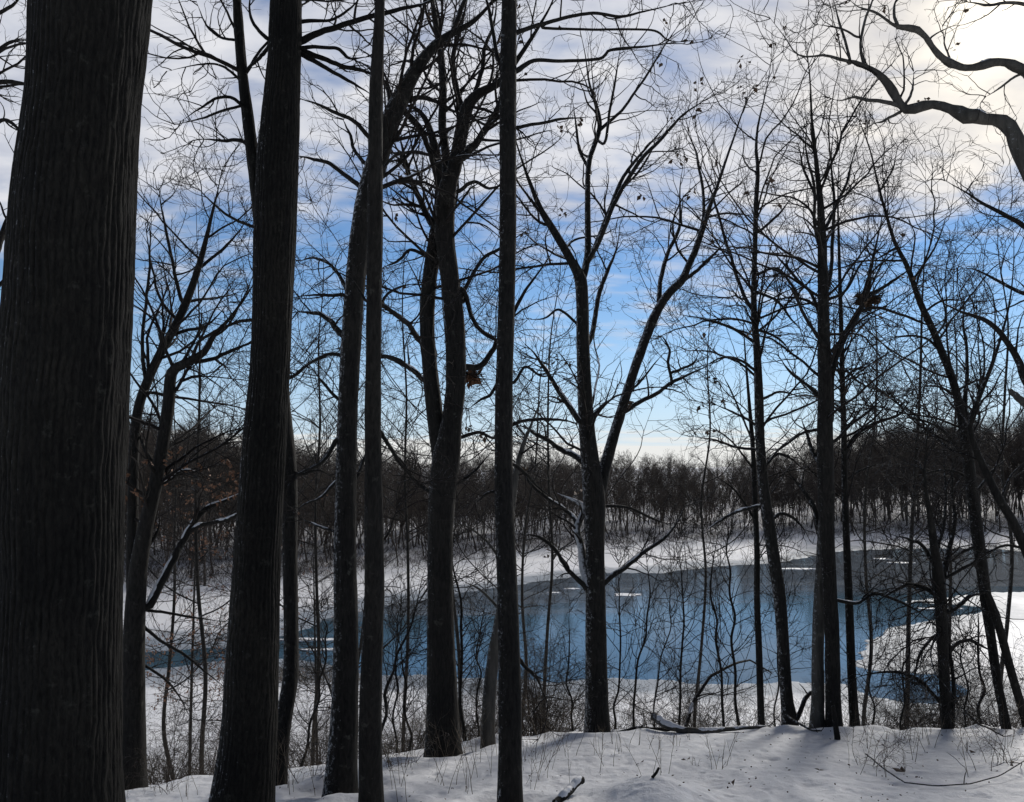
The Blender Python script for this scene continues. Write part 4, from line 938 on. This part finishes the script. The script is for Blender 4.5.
log('fallen_log', 'snow covered fallen log on the crest right of the V shaped tree', [(652,9.35),(668,9.2),(688,9.1),(704,9.1),(735,9.3),(770,9.45)], .045, .015, 2.0, .95, 61, arch=[.10,.05,.02,.0,.02,.0], bark=BARK_PALE)
log('fallen_branch', 'thin snow dusted fallen branch lying along the crest from the V shaped tree', [(606,9.3),(622,9.4),(640,9.35),(668,9.3),(690,9.3)], .03, .015, 3, .5, 62, 'fallen branch')
log('dead_limb', 'long thin dead limb arching up over the snowy log', [(683,10.3),(694,10.6),(712,10.9),(735,11.2),(752,11.6),(775,11.9)], .025, .01, 2.5, .2, 63, 'dead limb', arch=[0,.45,.85,1.05,1.2,1.1])
log('fallen_branch', 'short fallen branch at the foot of the bowing trunk', [(786,9.3),(800,9.0),(812,8.85),(822,8.75)], .016, .006, 3, 0, 64, 'fallen branch', arch=[.12,.04,0,.02])
log('fallen_branch', 'bent grey branch propped between the bowing trunk and the twin stemmed tree', [(788,9.4),(798,9.45),(806,9.5),(812,9.55)], .028, .02, 1, .2, 65, 'fallen branch', arch=[.0,.12,.3,.34])
log('broken_branch', 'snow capped broken branch end poking up at the bottom centre', [(556,6.1),(566,6.2),(575,6.35),(583,6.45)], .03, .026, 0, .95, 66, 'broken branch', arch=[0,.02,.06,.1])
log('trailing_bramble', 'long dark bramble cane trailing across the lower right snow', [(866,7.2),(885,6.75),(905,6.5),(936,6.35),(970,6.35),(1000,6.45),(1030,6.7)], .0055, .0035, 1.2, 0, 67, 'bramble', lift=1.5, arch=[.10,.05,.02,.01,.02,.04,.08])
log('fallen_branch', 'thin dark branch stuck slanting in the snow near the right edge', [(966,8.6),(980,8.5),(993,8.45),(1004,8.4)], .009, .006, 3, 0, 68, 'fallen branch', arch=[.2,.1,.05,0])
# broken stub standing in the snow below the twin stemmed tree
tree('stub', 'short dark broken stick standing in the snow before the twin stemmed tree', 8.5,
     [S([(839,760,3),(838,742,2.8),(836,728,2.6),(834,712,2.2),(833,705,1.8)], bare=True)], None, cat='stick', flare=.1, seed=5)
# snow hummock stick
log('broken_branch', 'dark broken stick in the snow hummock at the bottom centre', [(652,6.2),(656,6.22),(659,6.26)], .011, .009, 0, 0, 69, 'broken branch', arch=[.0,.02,.05], lift=.5)

clump = shrub_mesh(330, .75, 5, .6, 5)
def bramble(label, px, Y, sc, rot, g=None):
    b = ground_at(px, Y); t = thing('bramble_clump', label, 'bramble', b, g); t.scale = (sc,) * 3; t.rotation_euler = (0, 0, rot)
    for nm, me in zip(('stems', 'twigs'), clump): link(nm, me, t)
bramble('small bare bramble clump at the root of the long trailing cane', 866, 7.25, .65, .5)
bramble('small bare bramble clump in the snow in the lower right corner', 1012, 7.0, .65, 2.5)
bramble('small bare bramble clump in the shade right of the second thick trunk', 308, 7.4, .8, 1.5)
bramble('small bare bramble clump in the shaded snow at lower left', 172, 7.6, .65, 3.3)
bramble('small bare bramble clump between the slim pole and the stout forked trunk', 402, 7.9, .8, 5.1)
for k, (px, Y, lab) in enumerate([(686,7.6,'dark curled dead leaf on the open snow right of the hummock'),(820,7.1,'dark curled dead leaf on the snow at lower middle right'),(885,8.1,'dark curled dead leaf on the snow under the gnarled trunk'),(972,7.6,'dark curled dead leaf on the snow at lower right'),
                                  (732,6.6,'small dark dead leaf near the bottom edge right of the hummock'),(640,7.5,'small dead leaf on the snow above the hummock'),(1012,6.8,'dark dead leaf near the lower right corner'),(905,6.9,'small dead leaf above the trailing bramble cane')]):
    rng = np.random.default_rng(k); b = ground_at(px, Y)
    v, q = leaf_quads(rng, np.zeros((2, 3)) + rng.normal(0, .01, (2, 3)), .075); v[:, 2] = np.abs(v[:, 2]) * .6 + .004
    o = link('dead_leaf', mesh_from('dead_leaf', v, q, DRYLEAF, False), None, tuple(b)); tag(o, lab, 'leaf')

def litter():
    rng = np.random.default_rng(44); n = 420
    px = rng.uniform(120, 1030, n); Y = rng.uniform(6.0, 9.6, n); x = (px - 512) / F * Y; z = H(x, Y)
    v, q = leaf_quads(rng, np.zeros((n, 3)), .03 * np.ones(n) if False else .026)
    v = v.reshape(n, 8, 3); v[:, :, 2] = np.abs(v[:, :, 2]) * .5 + .004; v = v + np.stack([x, Y, z], -1)[:, None]
    tag(link('leaf_litter', mesh_from('leaf_litter', v.reshape(-1, 3), q, DRYLEAF, False)), kind='stuff')
litter()

# squirrel nest and brown leaf clump
def nest(label, px, py, Y, r, n, m_, seed, flat=.7):
    rng = np.random.default_rng(seed); c = at(px, py, Y)
    t = thing('squirrel_nest', label, 'nest', c)
    d = rng.normal(size=(n, 3)); d /= np.linalg.norm(d, axis=1, keepdims=True)
    pts = d * (rng.random((n, 1)) ** .45) * np.array([r * 1.2, r, r * flat])
    v, q = leaf_quads(rng, pts, .09); link('leaves', mesh_from('leaves', v, q, m_, False), t)
    b = MB(); k = 130; s = rng.normal(size=(k, 3)); s /= np.linalg.norm(s, axis=1, keepdims=True); s = s * np.array([r, r, r * flat])
    e = s + rng.normal(size=(k, 3)) * np.array([r, r, r * .5]) * 1.2; mid = (s + e) / 2 + rng.normal(size=(k, 3)) * r * .1
    b.tubes(np.stack([s, mid, e], 1), np.full((k, 3), .0035), 4); link('twigs', b.mesh('twigs', TWIG), t)
nest('round squirrel nest of leaves and twigs in the right fork of the twin stemmed tree', 868, 298, 9.35, .10, 90, DRYLEAF, 71)
nest('small clump of orange brown leaves caught at the side of the stout forked trunk', 471, 376, 8.75, .075, 60, RUSTLEAF, 72)

# ------------------------------------------------------------------ ice floes on the open water
def floe(label, px, py, w, d, seed):
    rng = np.random.default_rng(seed); c = on_level(px, py); n = 26
    a = np.linspace(0, 2 * PI, n, endpoint=False); r = 1 + .35 * np.array([vnoise(np.array([3 * math.cos(t) + seed]), np.array([3 * math.sin(t) + 5.0]), seed)[0] - .5 for t in a]) * 2
    x = np.cos(a) * r * w / 2; y = np.sin(a) * r * d / 2
    top = [(x[i] * .96, y[i] * .96, .06) for i in range(n)]; rim = [(x[i], y[i], .03) for i in range(n)]; bot = [(x[i] * .97, y[i] * .97, -.04) for i in range(n)]
    me = bpy.data.meshes.new('ice_floe'); v = top + rim + bot
    f = [list(range(n))] + [[i, i + n, (i + 1) % n + n, (i + 1) % n] for i in range(n)] + [[i + n, i + 2 * n, (i + 1) % n + 2 * n, (i + 1) % n + n] for i in range(n)]
    me.from_pydata(v, [], f); me.materials.append(SNOWCAP); me.update()
    o = link('ice_floe', me, None, (c[0], c[1], 0.0)); tag(o, label, 'ice floe')
floe('widest white ice patch floating right of the V shaped tree', 627, 595, 2.9, 1.6, 1)
floe('thin white ice patch left of the V shaped tree on the grey water', 571, 589, 1.6, .8, 2)
floe('faint white ice sliver furthest left on the grey water', 554, 593, 1.3, .7, 3)
floe('small white ice patch on the water near the far right shore', 883, 559, 2.0, 1.6, 4)
floe('long thin white ice sliver beyond the gnarled trunk', 902, 563, 3.2, 1.4, 5)
floe('white ice strip by the far shore behind the twin stemmed tree', 797, 569, 4.2, 1.6, 6)
floe('white ice streak on the dark channel beside the half hidden slim trunk', 313, 640, 4.0, .9, 7)
floe('white ice streak at the left end of the pond', 322, 650, 3.4, .7, 8)
floe('low white ice spit in the dark wedge of water at right', 940, 609, 4.2, .55, 9)

# ------------------------------------------------------------------ dry grass on the shores
def grass_patch(name, spots, n, h, seed):
    rng = np.random.default_rng(seed); V = []; 
    for (px, py, sx, sy) in spots:
        xy = on_level(px, py, .15); V.append(np.stack([xy[0] + rng.normal(0, sx, n), xy[1] + rng.normal(0, sy, n)], -1))
    V = np.concatenate(V); z = H(V[:, 0], V[:, 1]); ok = z > -.05; V, z = V[ok], z[ok]; K = len(V)
    P = np.zeros((K, 4, 3)); P[:, 0, :2] = V; P[:, 0, 2] = z - .05
    d = rng.normal(size=(K, 3)) * .5; d[:, 2] = 1
    for k in range(1, 4):
        d[:, 2] -= .35; P[:, k] = P[:, k - 1] + d / np.linalg.norm(d, axis=1, keepdims=True) * (h * rng.uniform(.4, 1.1, K) / 3)[:, None]
    m = MB(); m.tubes(P, np.full((K, 4), .012) * np.array([1, .9, .7, .3]), 3)
    tag(link(name, m.mesh(name, STRAW)), kind='stuff')
grass_patch('dry_grass', [(805,559,4.5,1.2),(835,555,3,1),(770,564,3,.7),(300,670,2.4,1.5),(320,678,2,1.4),(270,672,2,1.2),(720,568,4,.5)], 500, .7, 8)

# ------------------------------------------------------------------ the wood across the pond
def far_tree_mesh(seed, h, tw=1.0, spread=1.0):
    rng = np.random.default_rng(seed)
    n = 14; P = np.zeros((1, n, 3)); d = np.array([rng.normal(0, .06), rng.normal(0, .06), 1.0]); p = np.array([0, 0, -.4])
    for k in range(n):
        P[0, k] = p; d = d + np.array([rng.normal(0, .08), rng.normal(0, .08), .05]); d /= np.linalg.norm(d); p = p + d * h / (n - 1)
    r0 = h * rng.uniform(.0065, .0105); Rr = (r0 * (1 - .9 * np.linspace(0, 1, n) ** .8))[None]
    tr = MB(); tr.tubes(P, Rr, 7)
    cr = MB()
    P1, R1 = spawn(rng, P, Rr, 30 / h * tw, .27, h * .13, h * .34 * spread, .32 * spread, (24, 58), 9, .11, .13, (.45, .75), .018, .08, .8, 3)
    P2, R2 = spawn(rng, P1, R1, 26 / h * tw, .12, h * .06, h * .2, .55, (25, 65), 7, .05, .16, (.5, .8), .014, .03, .8, 2)
    P3, R3 = spawn(rng, P2, R2, 40 / h * tw, .1, h * .035, h * .09, .5, (25, 65), 5, .04, .2, (.6, .95), .012, .02, .9, 2)
    cr.tubes(P1, R1, 5); cr.tubes(P2, R2, 4); cr.tubes(P3, R3, 3)
    print('far tree branches', len(P1), len(P2), len(P3))
    return tr.mesh('trunk', FARBARK), cr.mesh('crown', FARTWIG), (P, Rr, P1, R1, P2, R2, P3, R3)
protos = [far_tree_mesh(500 + i, h, 1.0, s) for i, (h, s) in enumerate([(14, 1.0), (13, 1.15), (15, .9), (12, 1.1), (14.5, .8), (13.5, 1.0), (11, 1.25), (15.5, 1.0)])]
single = []
for tr, cr, _ in protos:
    va = np.zeros(len(tr.vertices) * 3); tr.vertices.foreach_get('co', va); vb = np.zeros(len(cr.vertices) * 3); cr.vertices.foreach_get('co', vb)
    qa = np.zeros(len(tr.loops), int); tr.loops.foreach_get('vertex_index', qa); qb = np.zeros(len(cr.loops), int); cr.loops.foreach_get('vertex_index', qb)
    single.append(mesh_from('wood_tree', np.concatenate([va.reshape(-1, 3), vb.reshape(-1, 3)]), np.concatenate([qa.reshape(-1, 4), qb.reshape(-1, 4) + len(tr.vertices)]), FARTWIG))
rg = np.random.default_rng(9)
spots = []
def try_add(px, over, mind):
    b = (px - 512) / F
    Y = float(np.interp(b, TLB, TLY)) + over; x = b * Y
    for (a, c) in spots:
        if (a - x) ** 2 + (c - Y) ** 2 < mind * mind: return
    spots.append((x, Y))
for k in range(2600):
    if len(spots) >= 285: break
    px = rg.uniform(-90, 1110)
    if px < 60 and rg.random() < .5: continue
    try_add(px, rg.gamma(1.6, 13) - 1.5, 2.2)
spots.sort(key=lambda s: s[1])
for i, (x, Y) in enumerate(spots):
    z = float(H(np.array([x]), np.array([Y]))[0]); px = 512 + F * x / Y
    if px < 440: lab, gr = 'bare tree in the wood on the snowy hillside across the left arm of the pond', 'trees on the left far hillside'
    elif px < 800: lab, gr = 'bare tree in the dark wood behind the bright snowy far bank', 'trees behind the middle far bank'
    else: lab, gr = 'bare tree in the dark wood on the far right hillside', 'trees on the right far hillside'
    k = int(rg.integers(0, len(protos))); s = rg.uniform(.75, 1.12) * float(np.interp(px, [150, 330, 480, 600, 700, 800, 900], [1.0, .86, .84, .90, .76, .9, 1.14]))
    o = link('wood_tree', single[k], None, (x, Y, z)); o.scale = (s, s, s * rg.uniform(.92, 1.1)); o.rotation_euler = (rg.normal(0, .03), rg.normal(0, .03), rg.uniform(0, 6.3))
    tag(o, lab, 'tree', gr)

# deeper wood, one mass
def deep_wood():
    rng = np.random.default_rng(21); V = []; Q = []; n = 0
    low = []
    for tr, cr, (P, Rr, P1, R1, P2, R2, P3, R3) in protos[:6]:
        m = MB(); m.tubes(P, Rr, 5); m.tubes(P1[:, ::2], R1[:, ::2], 3); m.tubes(P2[:, ::3], R2[:, ::3] * 1.6, 3); m.tubes(P3[::2, ::2], R3[::2, ::2] * 2.0, 3); low.append(m.arrays())
    for i in range(1900):
        px = rng.uniform(-130, 1150); b = (px - 512) / F; Y = float(np.interp(b, TLB, TLY)) + 16 + 125 * rng.random() ** 1.4; x = b * Y
        z = float(H(np.array([x]), np.array([Y]))[0]); v, q = low[i % 6]; s = rng.uniform(.75, 1.15) * float(np.interp(px, [150, 330, 480, 600, 700, 800, 900], [1.0, .8, .74, .82, .68, .84, 1.16])); a = rng.uniform(0, 6.3)
        c_, s_ = math.cos(a), math.sin(a)
        w = np.stack([(v[:, 0] * c_ - v[:, 1] * s_) * s + x, (v[:, 0] * s_ + v[:, 1] * c_) * s + Y, v[:, 2] * s + z], -1)
        V.append(w); Q.append(q + n); n += len(v)
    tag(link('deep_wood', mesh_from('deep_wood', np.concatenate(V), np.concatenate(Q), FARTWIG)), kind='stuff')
deep_wood()

# brushy undergrowth at the edge of the far wood: one mass
def brush():
    rng = np.random.default_rng(33); n = 15000
    px = rng.uniform(-90, 1110, n); b = (px - 512) / F; Y = np.interp(b, TLB, TLY) + np.where(rng.random(n) < .45, rng.gamma(1.6, 10, n) - 1, rng.uniform(12, 120, n)); x = b * Y
    z = H(x, Y); P = np.zeros((n * 5, 5, 3)); base = np.repeat(np.stack([x, Y, z], -1), 5, 0); base[:, :2] += rng.normal(0, .35, (n * 5, 2))
    d = rng.normal(size=(n * 5, 3)) * .35; d[:, 2] = 1; P[:, 0] = base
    for k in range(1, 5):
        d = d + rng.normal(size=d.shape) * .2; d /= np.linalg.norm(d, axis=1, keepdims=True); P[:, k] = P[:, k - 1] + d * np.repeat(np.clip((Y - np.interp(b, TLB, TLY)) / 40, .5, 1.6), 5)[:, None] * rng.uniform(.2, .6, (n * 5, 1))
    m = MB(); m.tubes(P, np.full((n * 5, 5), .016) * np.linspace(1, .4, 5), 3)
    tag(link('undergrowth', m.mesh('undergrowth', FARTWIG)), kind='stuff')
brush()

# thin bare stems all over the near bank, far too many to count
def bank_stems():
    rng = np.random.default_rng(34); n = 5200
    Y = 10.5 + 34 * rng.random(n) ** 1.3; px = rng.uniform(100, 1060, n); x = (px - 512) / F * Y; z = H(x, Y); ok = z > .02
    x, Y, z = x[ok], Y[ok], z[ok]; n = len(x); P = np.zeros((n, 6, 3)); P[:, 0] = np.stack([x, Y, z - .05], -1)
    d = rng.normal(size=(n, 3)) * .3; d[:, 2] = 1; st = rng.uniform(.05, .22, (n, 1))
    for k in range(1, 6):
        d = d + rng.normal(size=d.shape) * .22; d /= np.linalg.norm(d, axis=1, keepdims=True); P[:, k] = P[:, k - 1] + d * st
    R0 = np.full((n, 6), .0035) * np.linspace(1, .4, 6); m = MB(); m.tubes(P, R0, 3)
    P2, R2 = spawn(rng, P, R0, 4, .25, .08, .4, .5, (25, 65), 5, .03, .2, (.5, .8), .0018, .003); m.tubes(P2, R2, 3)
    tag(link('bank_brush', m.mesh('bank_brush', SHRUBTWIG)), kind='stuff')
bank_stems()

# ------------------------------------------------------------------ light and sky
sx, sy = (1003 - 512) / F, (401 - 8) / F
sd_ = np.array([sx, cp - sy * sp, sp + sy * cp]); sd_ /= np.linalg.norm(sd_)
EL = math.asin(sd_[2]); AZ = math.atan2(sd_[0], sd_[1])
print('sun elevation', math.degrees(EL), 'azimuth from +Y', math.degrees(AZ))
sun = bpy.data.lights.new('sun', 'SUN'); sun.energy = 3.3; sun.angle = R_(14); sun.color = (1.0, .96, .90)
so = bpy.data.objects.new('sun', sun); COL.objects.link(so); so.location = (0, 0, 60)
from mathutils import Vector
so.rotation_euler = Vector(sd_).to_track_quat('Z', 'Y').to_euler()

w = bpy.data.worlds.new('World'); scene.world = w; w.use_nodes = True
nt = w.node_tree; L = nt.links; bg = nt.nodes['Background']
UNSEEN_DIM = 0.24  # brightness left to the unseen sky, lowers the light on the snow
STR = 0.09; bg.inputs['Strength'].default_value = STR
sky = nd(nt, 'ShaderNodeTexSky'); sky.sky_type = 'NISHITA'; sky.sun_disc = False
sky.sun_elevation = EL; sky.sun_rotation = AZ; sky.altitude = 600; sky.air_density = 1.0; sky.dust_density = 0.0; sky.ozone_density = 1.6
tc = nd(nt, 'ShaderNodeTexCoord'); sep = nd(nt, 'ShaderNodeSeparateXYZ'); L.new(tc.outputs['Generated'], sep.inputs[0])
def M(op, a, b=None, c=None, clamp=False):
    n = nd(nt, 'ShaderNodeMath', operation=op); n.use_clamp = clamp
    for i, v in enumerate((a, b, c)):
        if v is None: continue
        if hasattr(v, 'links'): L.new(v, n.inputs[i])
        else: n.inputs[i].default_value = v
    return n.outputs[0]
def MR(v, a, b, c=0.0, d=1.0):
    n = nd(nt, 'ShaderNodeMapRange'); n.interpolation_type = 'SMOOTHSTEP'; L.new(v, n.inputs[0])
    for i, k in enumerate((a, b, c, d)): n.inputs[i + 1].default_value = k
    return n.outputs[0]
def VM(op, a, b):
    n = nd(nt, 'ShaderNodeVectorMath', operation=op)
    for i, q in enumerate((a, b)):
        if hasattr(q, 'links'): L.new(q, n.inputs[i])
        else: n.inputs[i].default_value = q
    return n.outputs[0]
def scale(vec, f):
    n = nd(nt, 'ShaderNodeVectorMath', operation='SCALE')
    if hasattr(vec, 'links'): L.new(vec, n.inputs[0])
    else: n.inputs[0].default_value = vec
    if hasattr(f, 'links'): L.new(f, n.inputs['Scale'])
    else: n.inputs['Scale'].default_value = f
    return n.outputs[0]
zc = M('MAXIMUM', sep.outputs[2], 0.0); den = M('ADD', zc, 0.10)
u = M('DIVIDE', sep.outputs[0], den); v = M('DIVIDE', sep.outputs[1], den)
cmb = nd(nt, 'ShaderNodeCombineXYZ'); L.new(u, cmb.inputs[0]); L.new(v, cmb.inputs[1])
def noise(sc, det, ro, dis=0.0, stretch=(1, 1, 1), off=(0, 0, 0)):
    mp = nd(nt, 'ShaderNodeMapping'); mp.inputs['Scale'].default_value = stretch; mp.inputs['Location'].default_value = off; L.new(cmb.outputs[0], mp.inputs['Vector'])
    n = nd(nt, 'ShaderNodeTexNoise', Scale=sc, Detail=det, Roughness=ro, Distortion=dis); L.new(mp.outputs[0], n.inputs['Vector']); return n.outputs['Fac']
nb = noise(0.9, 5, .5, .2, (1, .9, 1), (3.1, 1.7, 0)); nf = noise(5.0, 5, .5, .25, (.8, 1.35, 1), (0, 4, 0)); nh = noise(1.3, 7, .62, .3, (.5, 1.6, 1), (7, 2, 0))
nm_ = noise(2.2, 5, .6, .4, (1, 1.0, 1), (5, 9, 0))
edge = MR(zc, 0.13, 0.37)
m1 = M('ADD', M('MULTIPLY', edge, 1.0), M('MULTIPLY', M('SUBTRACT', nb, .5), 1.7)); m1 = M('ADD', m1, M('MULTIPLY', M('SUBTRACT', nf, .5), 1.5))
mask = MR(m1, .15, 1.0)
low = M('ADD', MR(zc, .075, .0), M('MULTIPLY', M('SUBTRACT', nh, .5), 1.5)); mlow = MR(low, .40, .72); veil = MR(zc, .20, -.02, 0, .65)
dt = nd(nt, 'ShaderNodeVectorMath', operation='DOT_PRODUCT'); L.new(tc.outputs['Generated'], dt.inputs[0]); dt.inputs[1].default_value = tuple(sd_)
cosd = M('MAXIMUM', dt.outputs['Value'], 0.0)
halo = M('POWER', cosd, 14.0); core = M('POWER', cosd, 110.0); disc = M('POWER', cosd, 900.0)
tone = M('ADD', M('MULTIPLY', nf, .6), M('MULTIPLY', nm_, .5))
rc = ramp(nt, tone, [(0.34, (.46, .50, .63)), (0.54, (.70, .73, .82)), (0.72, (.95, .95, .98))])
# thick darkens the unseen sky overhead and behind, added to dim the snow
thick = M('MULTIPLY', MR(zc, .50, .75, 1.0, UNSEEN_DIM), MR(sep.outputs[1], -.2, .5, UNSEEN_DIM, 1.0))
dim_tint = nd(nt, 'ShaderNodeMix', data_type='RGBA'); L.new(thick, dim_tint.inputs[0]); dim_tint.inputs[6].default_value = (.80, .90, 1.22, 1); dim_tint.inputs[7].default_value = (1, 1, 1, 1)  # blue cast added to the darkened unseen sky to cool the near snow
CB = .80 / STR
warm = nd(nt, 'ShaderNodeMix', data_type='RGBA'); L.new(M('POWER', cosd, 55.0), warm.inputs[0]); warm.inputs[6].default_value = (1, 1, 1, 1); warm.inputs[7].default_value = (1.10, 1.02, .88, 1)
cl = scale(VM('MULTIPLY', VM('MULTIPLY', rc.outputs[0], warm.outputs[2]), dim_tint.outputs[2]), M('MULTIPLY', thick, M('MULTIPLY_ADD', halo, CB * .08, CB)))
cl = VM('ADD', cl, scale((1.0, .92, .74), M('MULTIPLY_ADD', core, .10 / STR, M('MULTIPLY', disc, .7 / STR))))
cl = VM('ADD', cl, scale((1.0, .82, .50), M('MULTIPLY', M('POWER', cosd, 55.0), .16 / STR)))
gam = nd(nt, 'ShaderNodeHueSaturation'); gam.inputs['Saturation'].default_value = 1.22; L.new(sky.outputs[0], gam.inputs['Color'])
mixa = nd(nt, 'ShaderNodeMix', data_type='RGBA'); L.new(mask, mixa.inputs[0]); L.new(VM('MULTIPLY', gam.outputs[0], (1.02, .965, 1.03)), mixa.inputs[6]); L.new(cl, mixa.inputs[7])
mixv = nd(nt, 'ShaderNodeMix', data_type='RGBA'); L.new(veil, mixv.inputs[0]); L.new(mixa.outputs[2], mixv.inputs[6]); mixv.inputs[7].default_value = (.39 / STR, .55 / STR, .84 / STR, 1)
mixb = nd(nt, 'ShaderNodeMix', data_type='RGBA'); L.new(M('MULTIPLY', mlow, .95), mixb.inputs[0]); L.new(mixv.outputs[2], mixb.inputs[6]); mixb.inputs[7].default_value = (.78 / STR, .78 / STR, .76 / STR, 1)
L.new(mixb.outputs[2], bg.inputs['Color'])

# ------------------------------------------------------------------ camera and output
cam = bpy.data.cameras.new('camera'); cam.sensor_width = 36; cam.lens = 36 * F / 1024; cam.clip_start = .05; cam.clip_end = 9000
co = bpy.data.objects.new('camera', cam); COL.objects.link(co); co.location = tuple(EYE); co.rotation_euler = (R_(90) + PITCH, 0, 0)
scene.camera = co
vs = scene.view_settings; vs.view_transform = 'Standard'; vs.look = 'None'; vs.gamma = 1; vs.exposure = 0.13; vs.use_curve_mapping = False
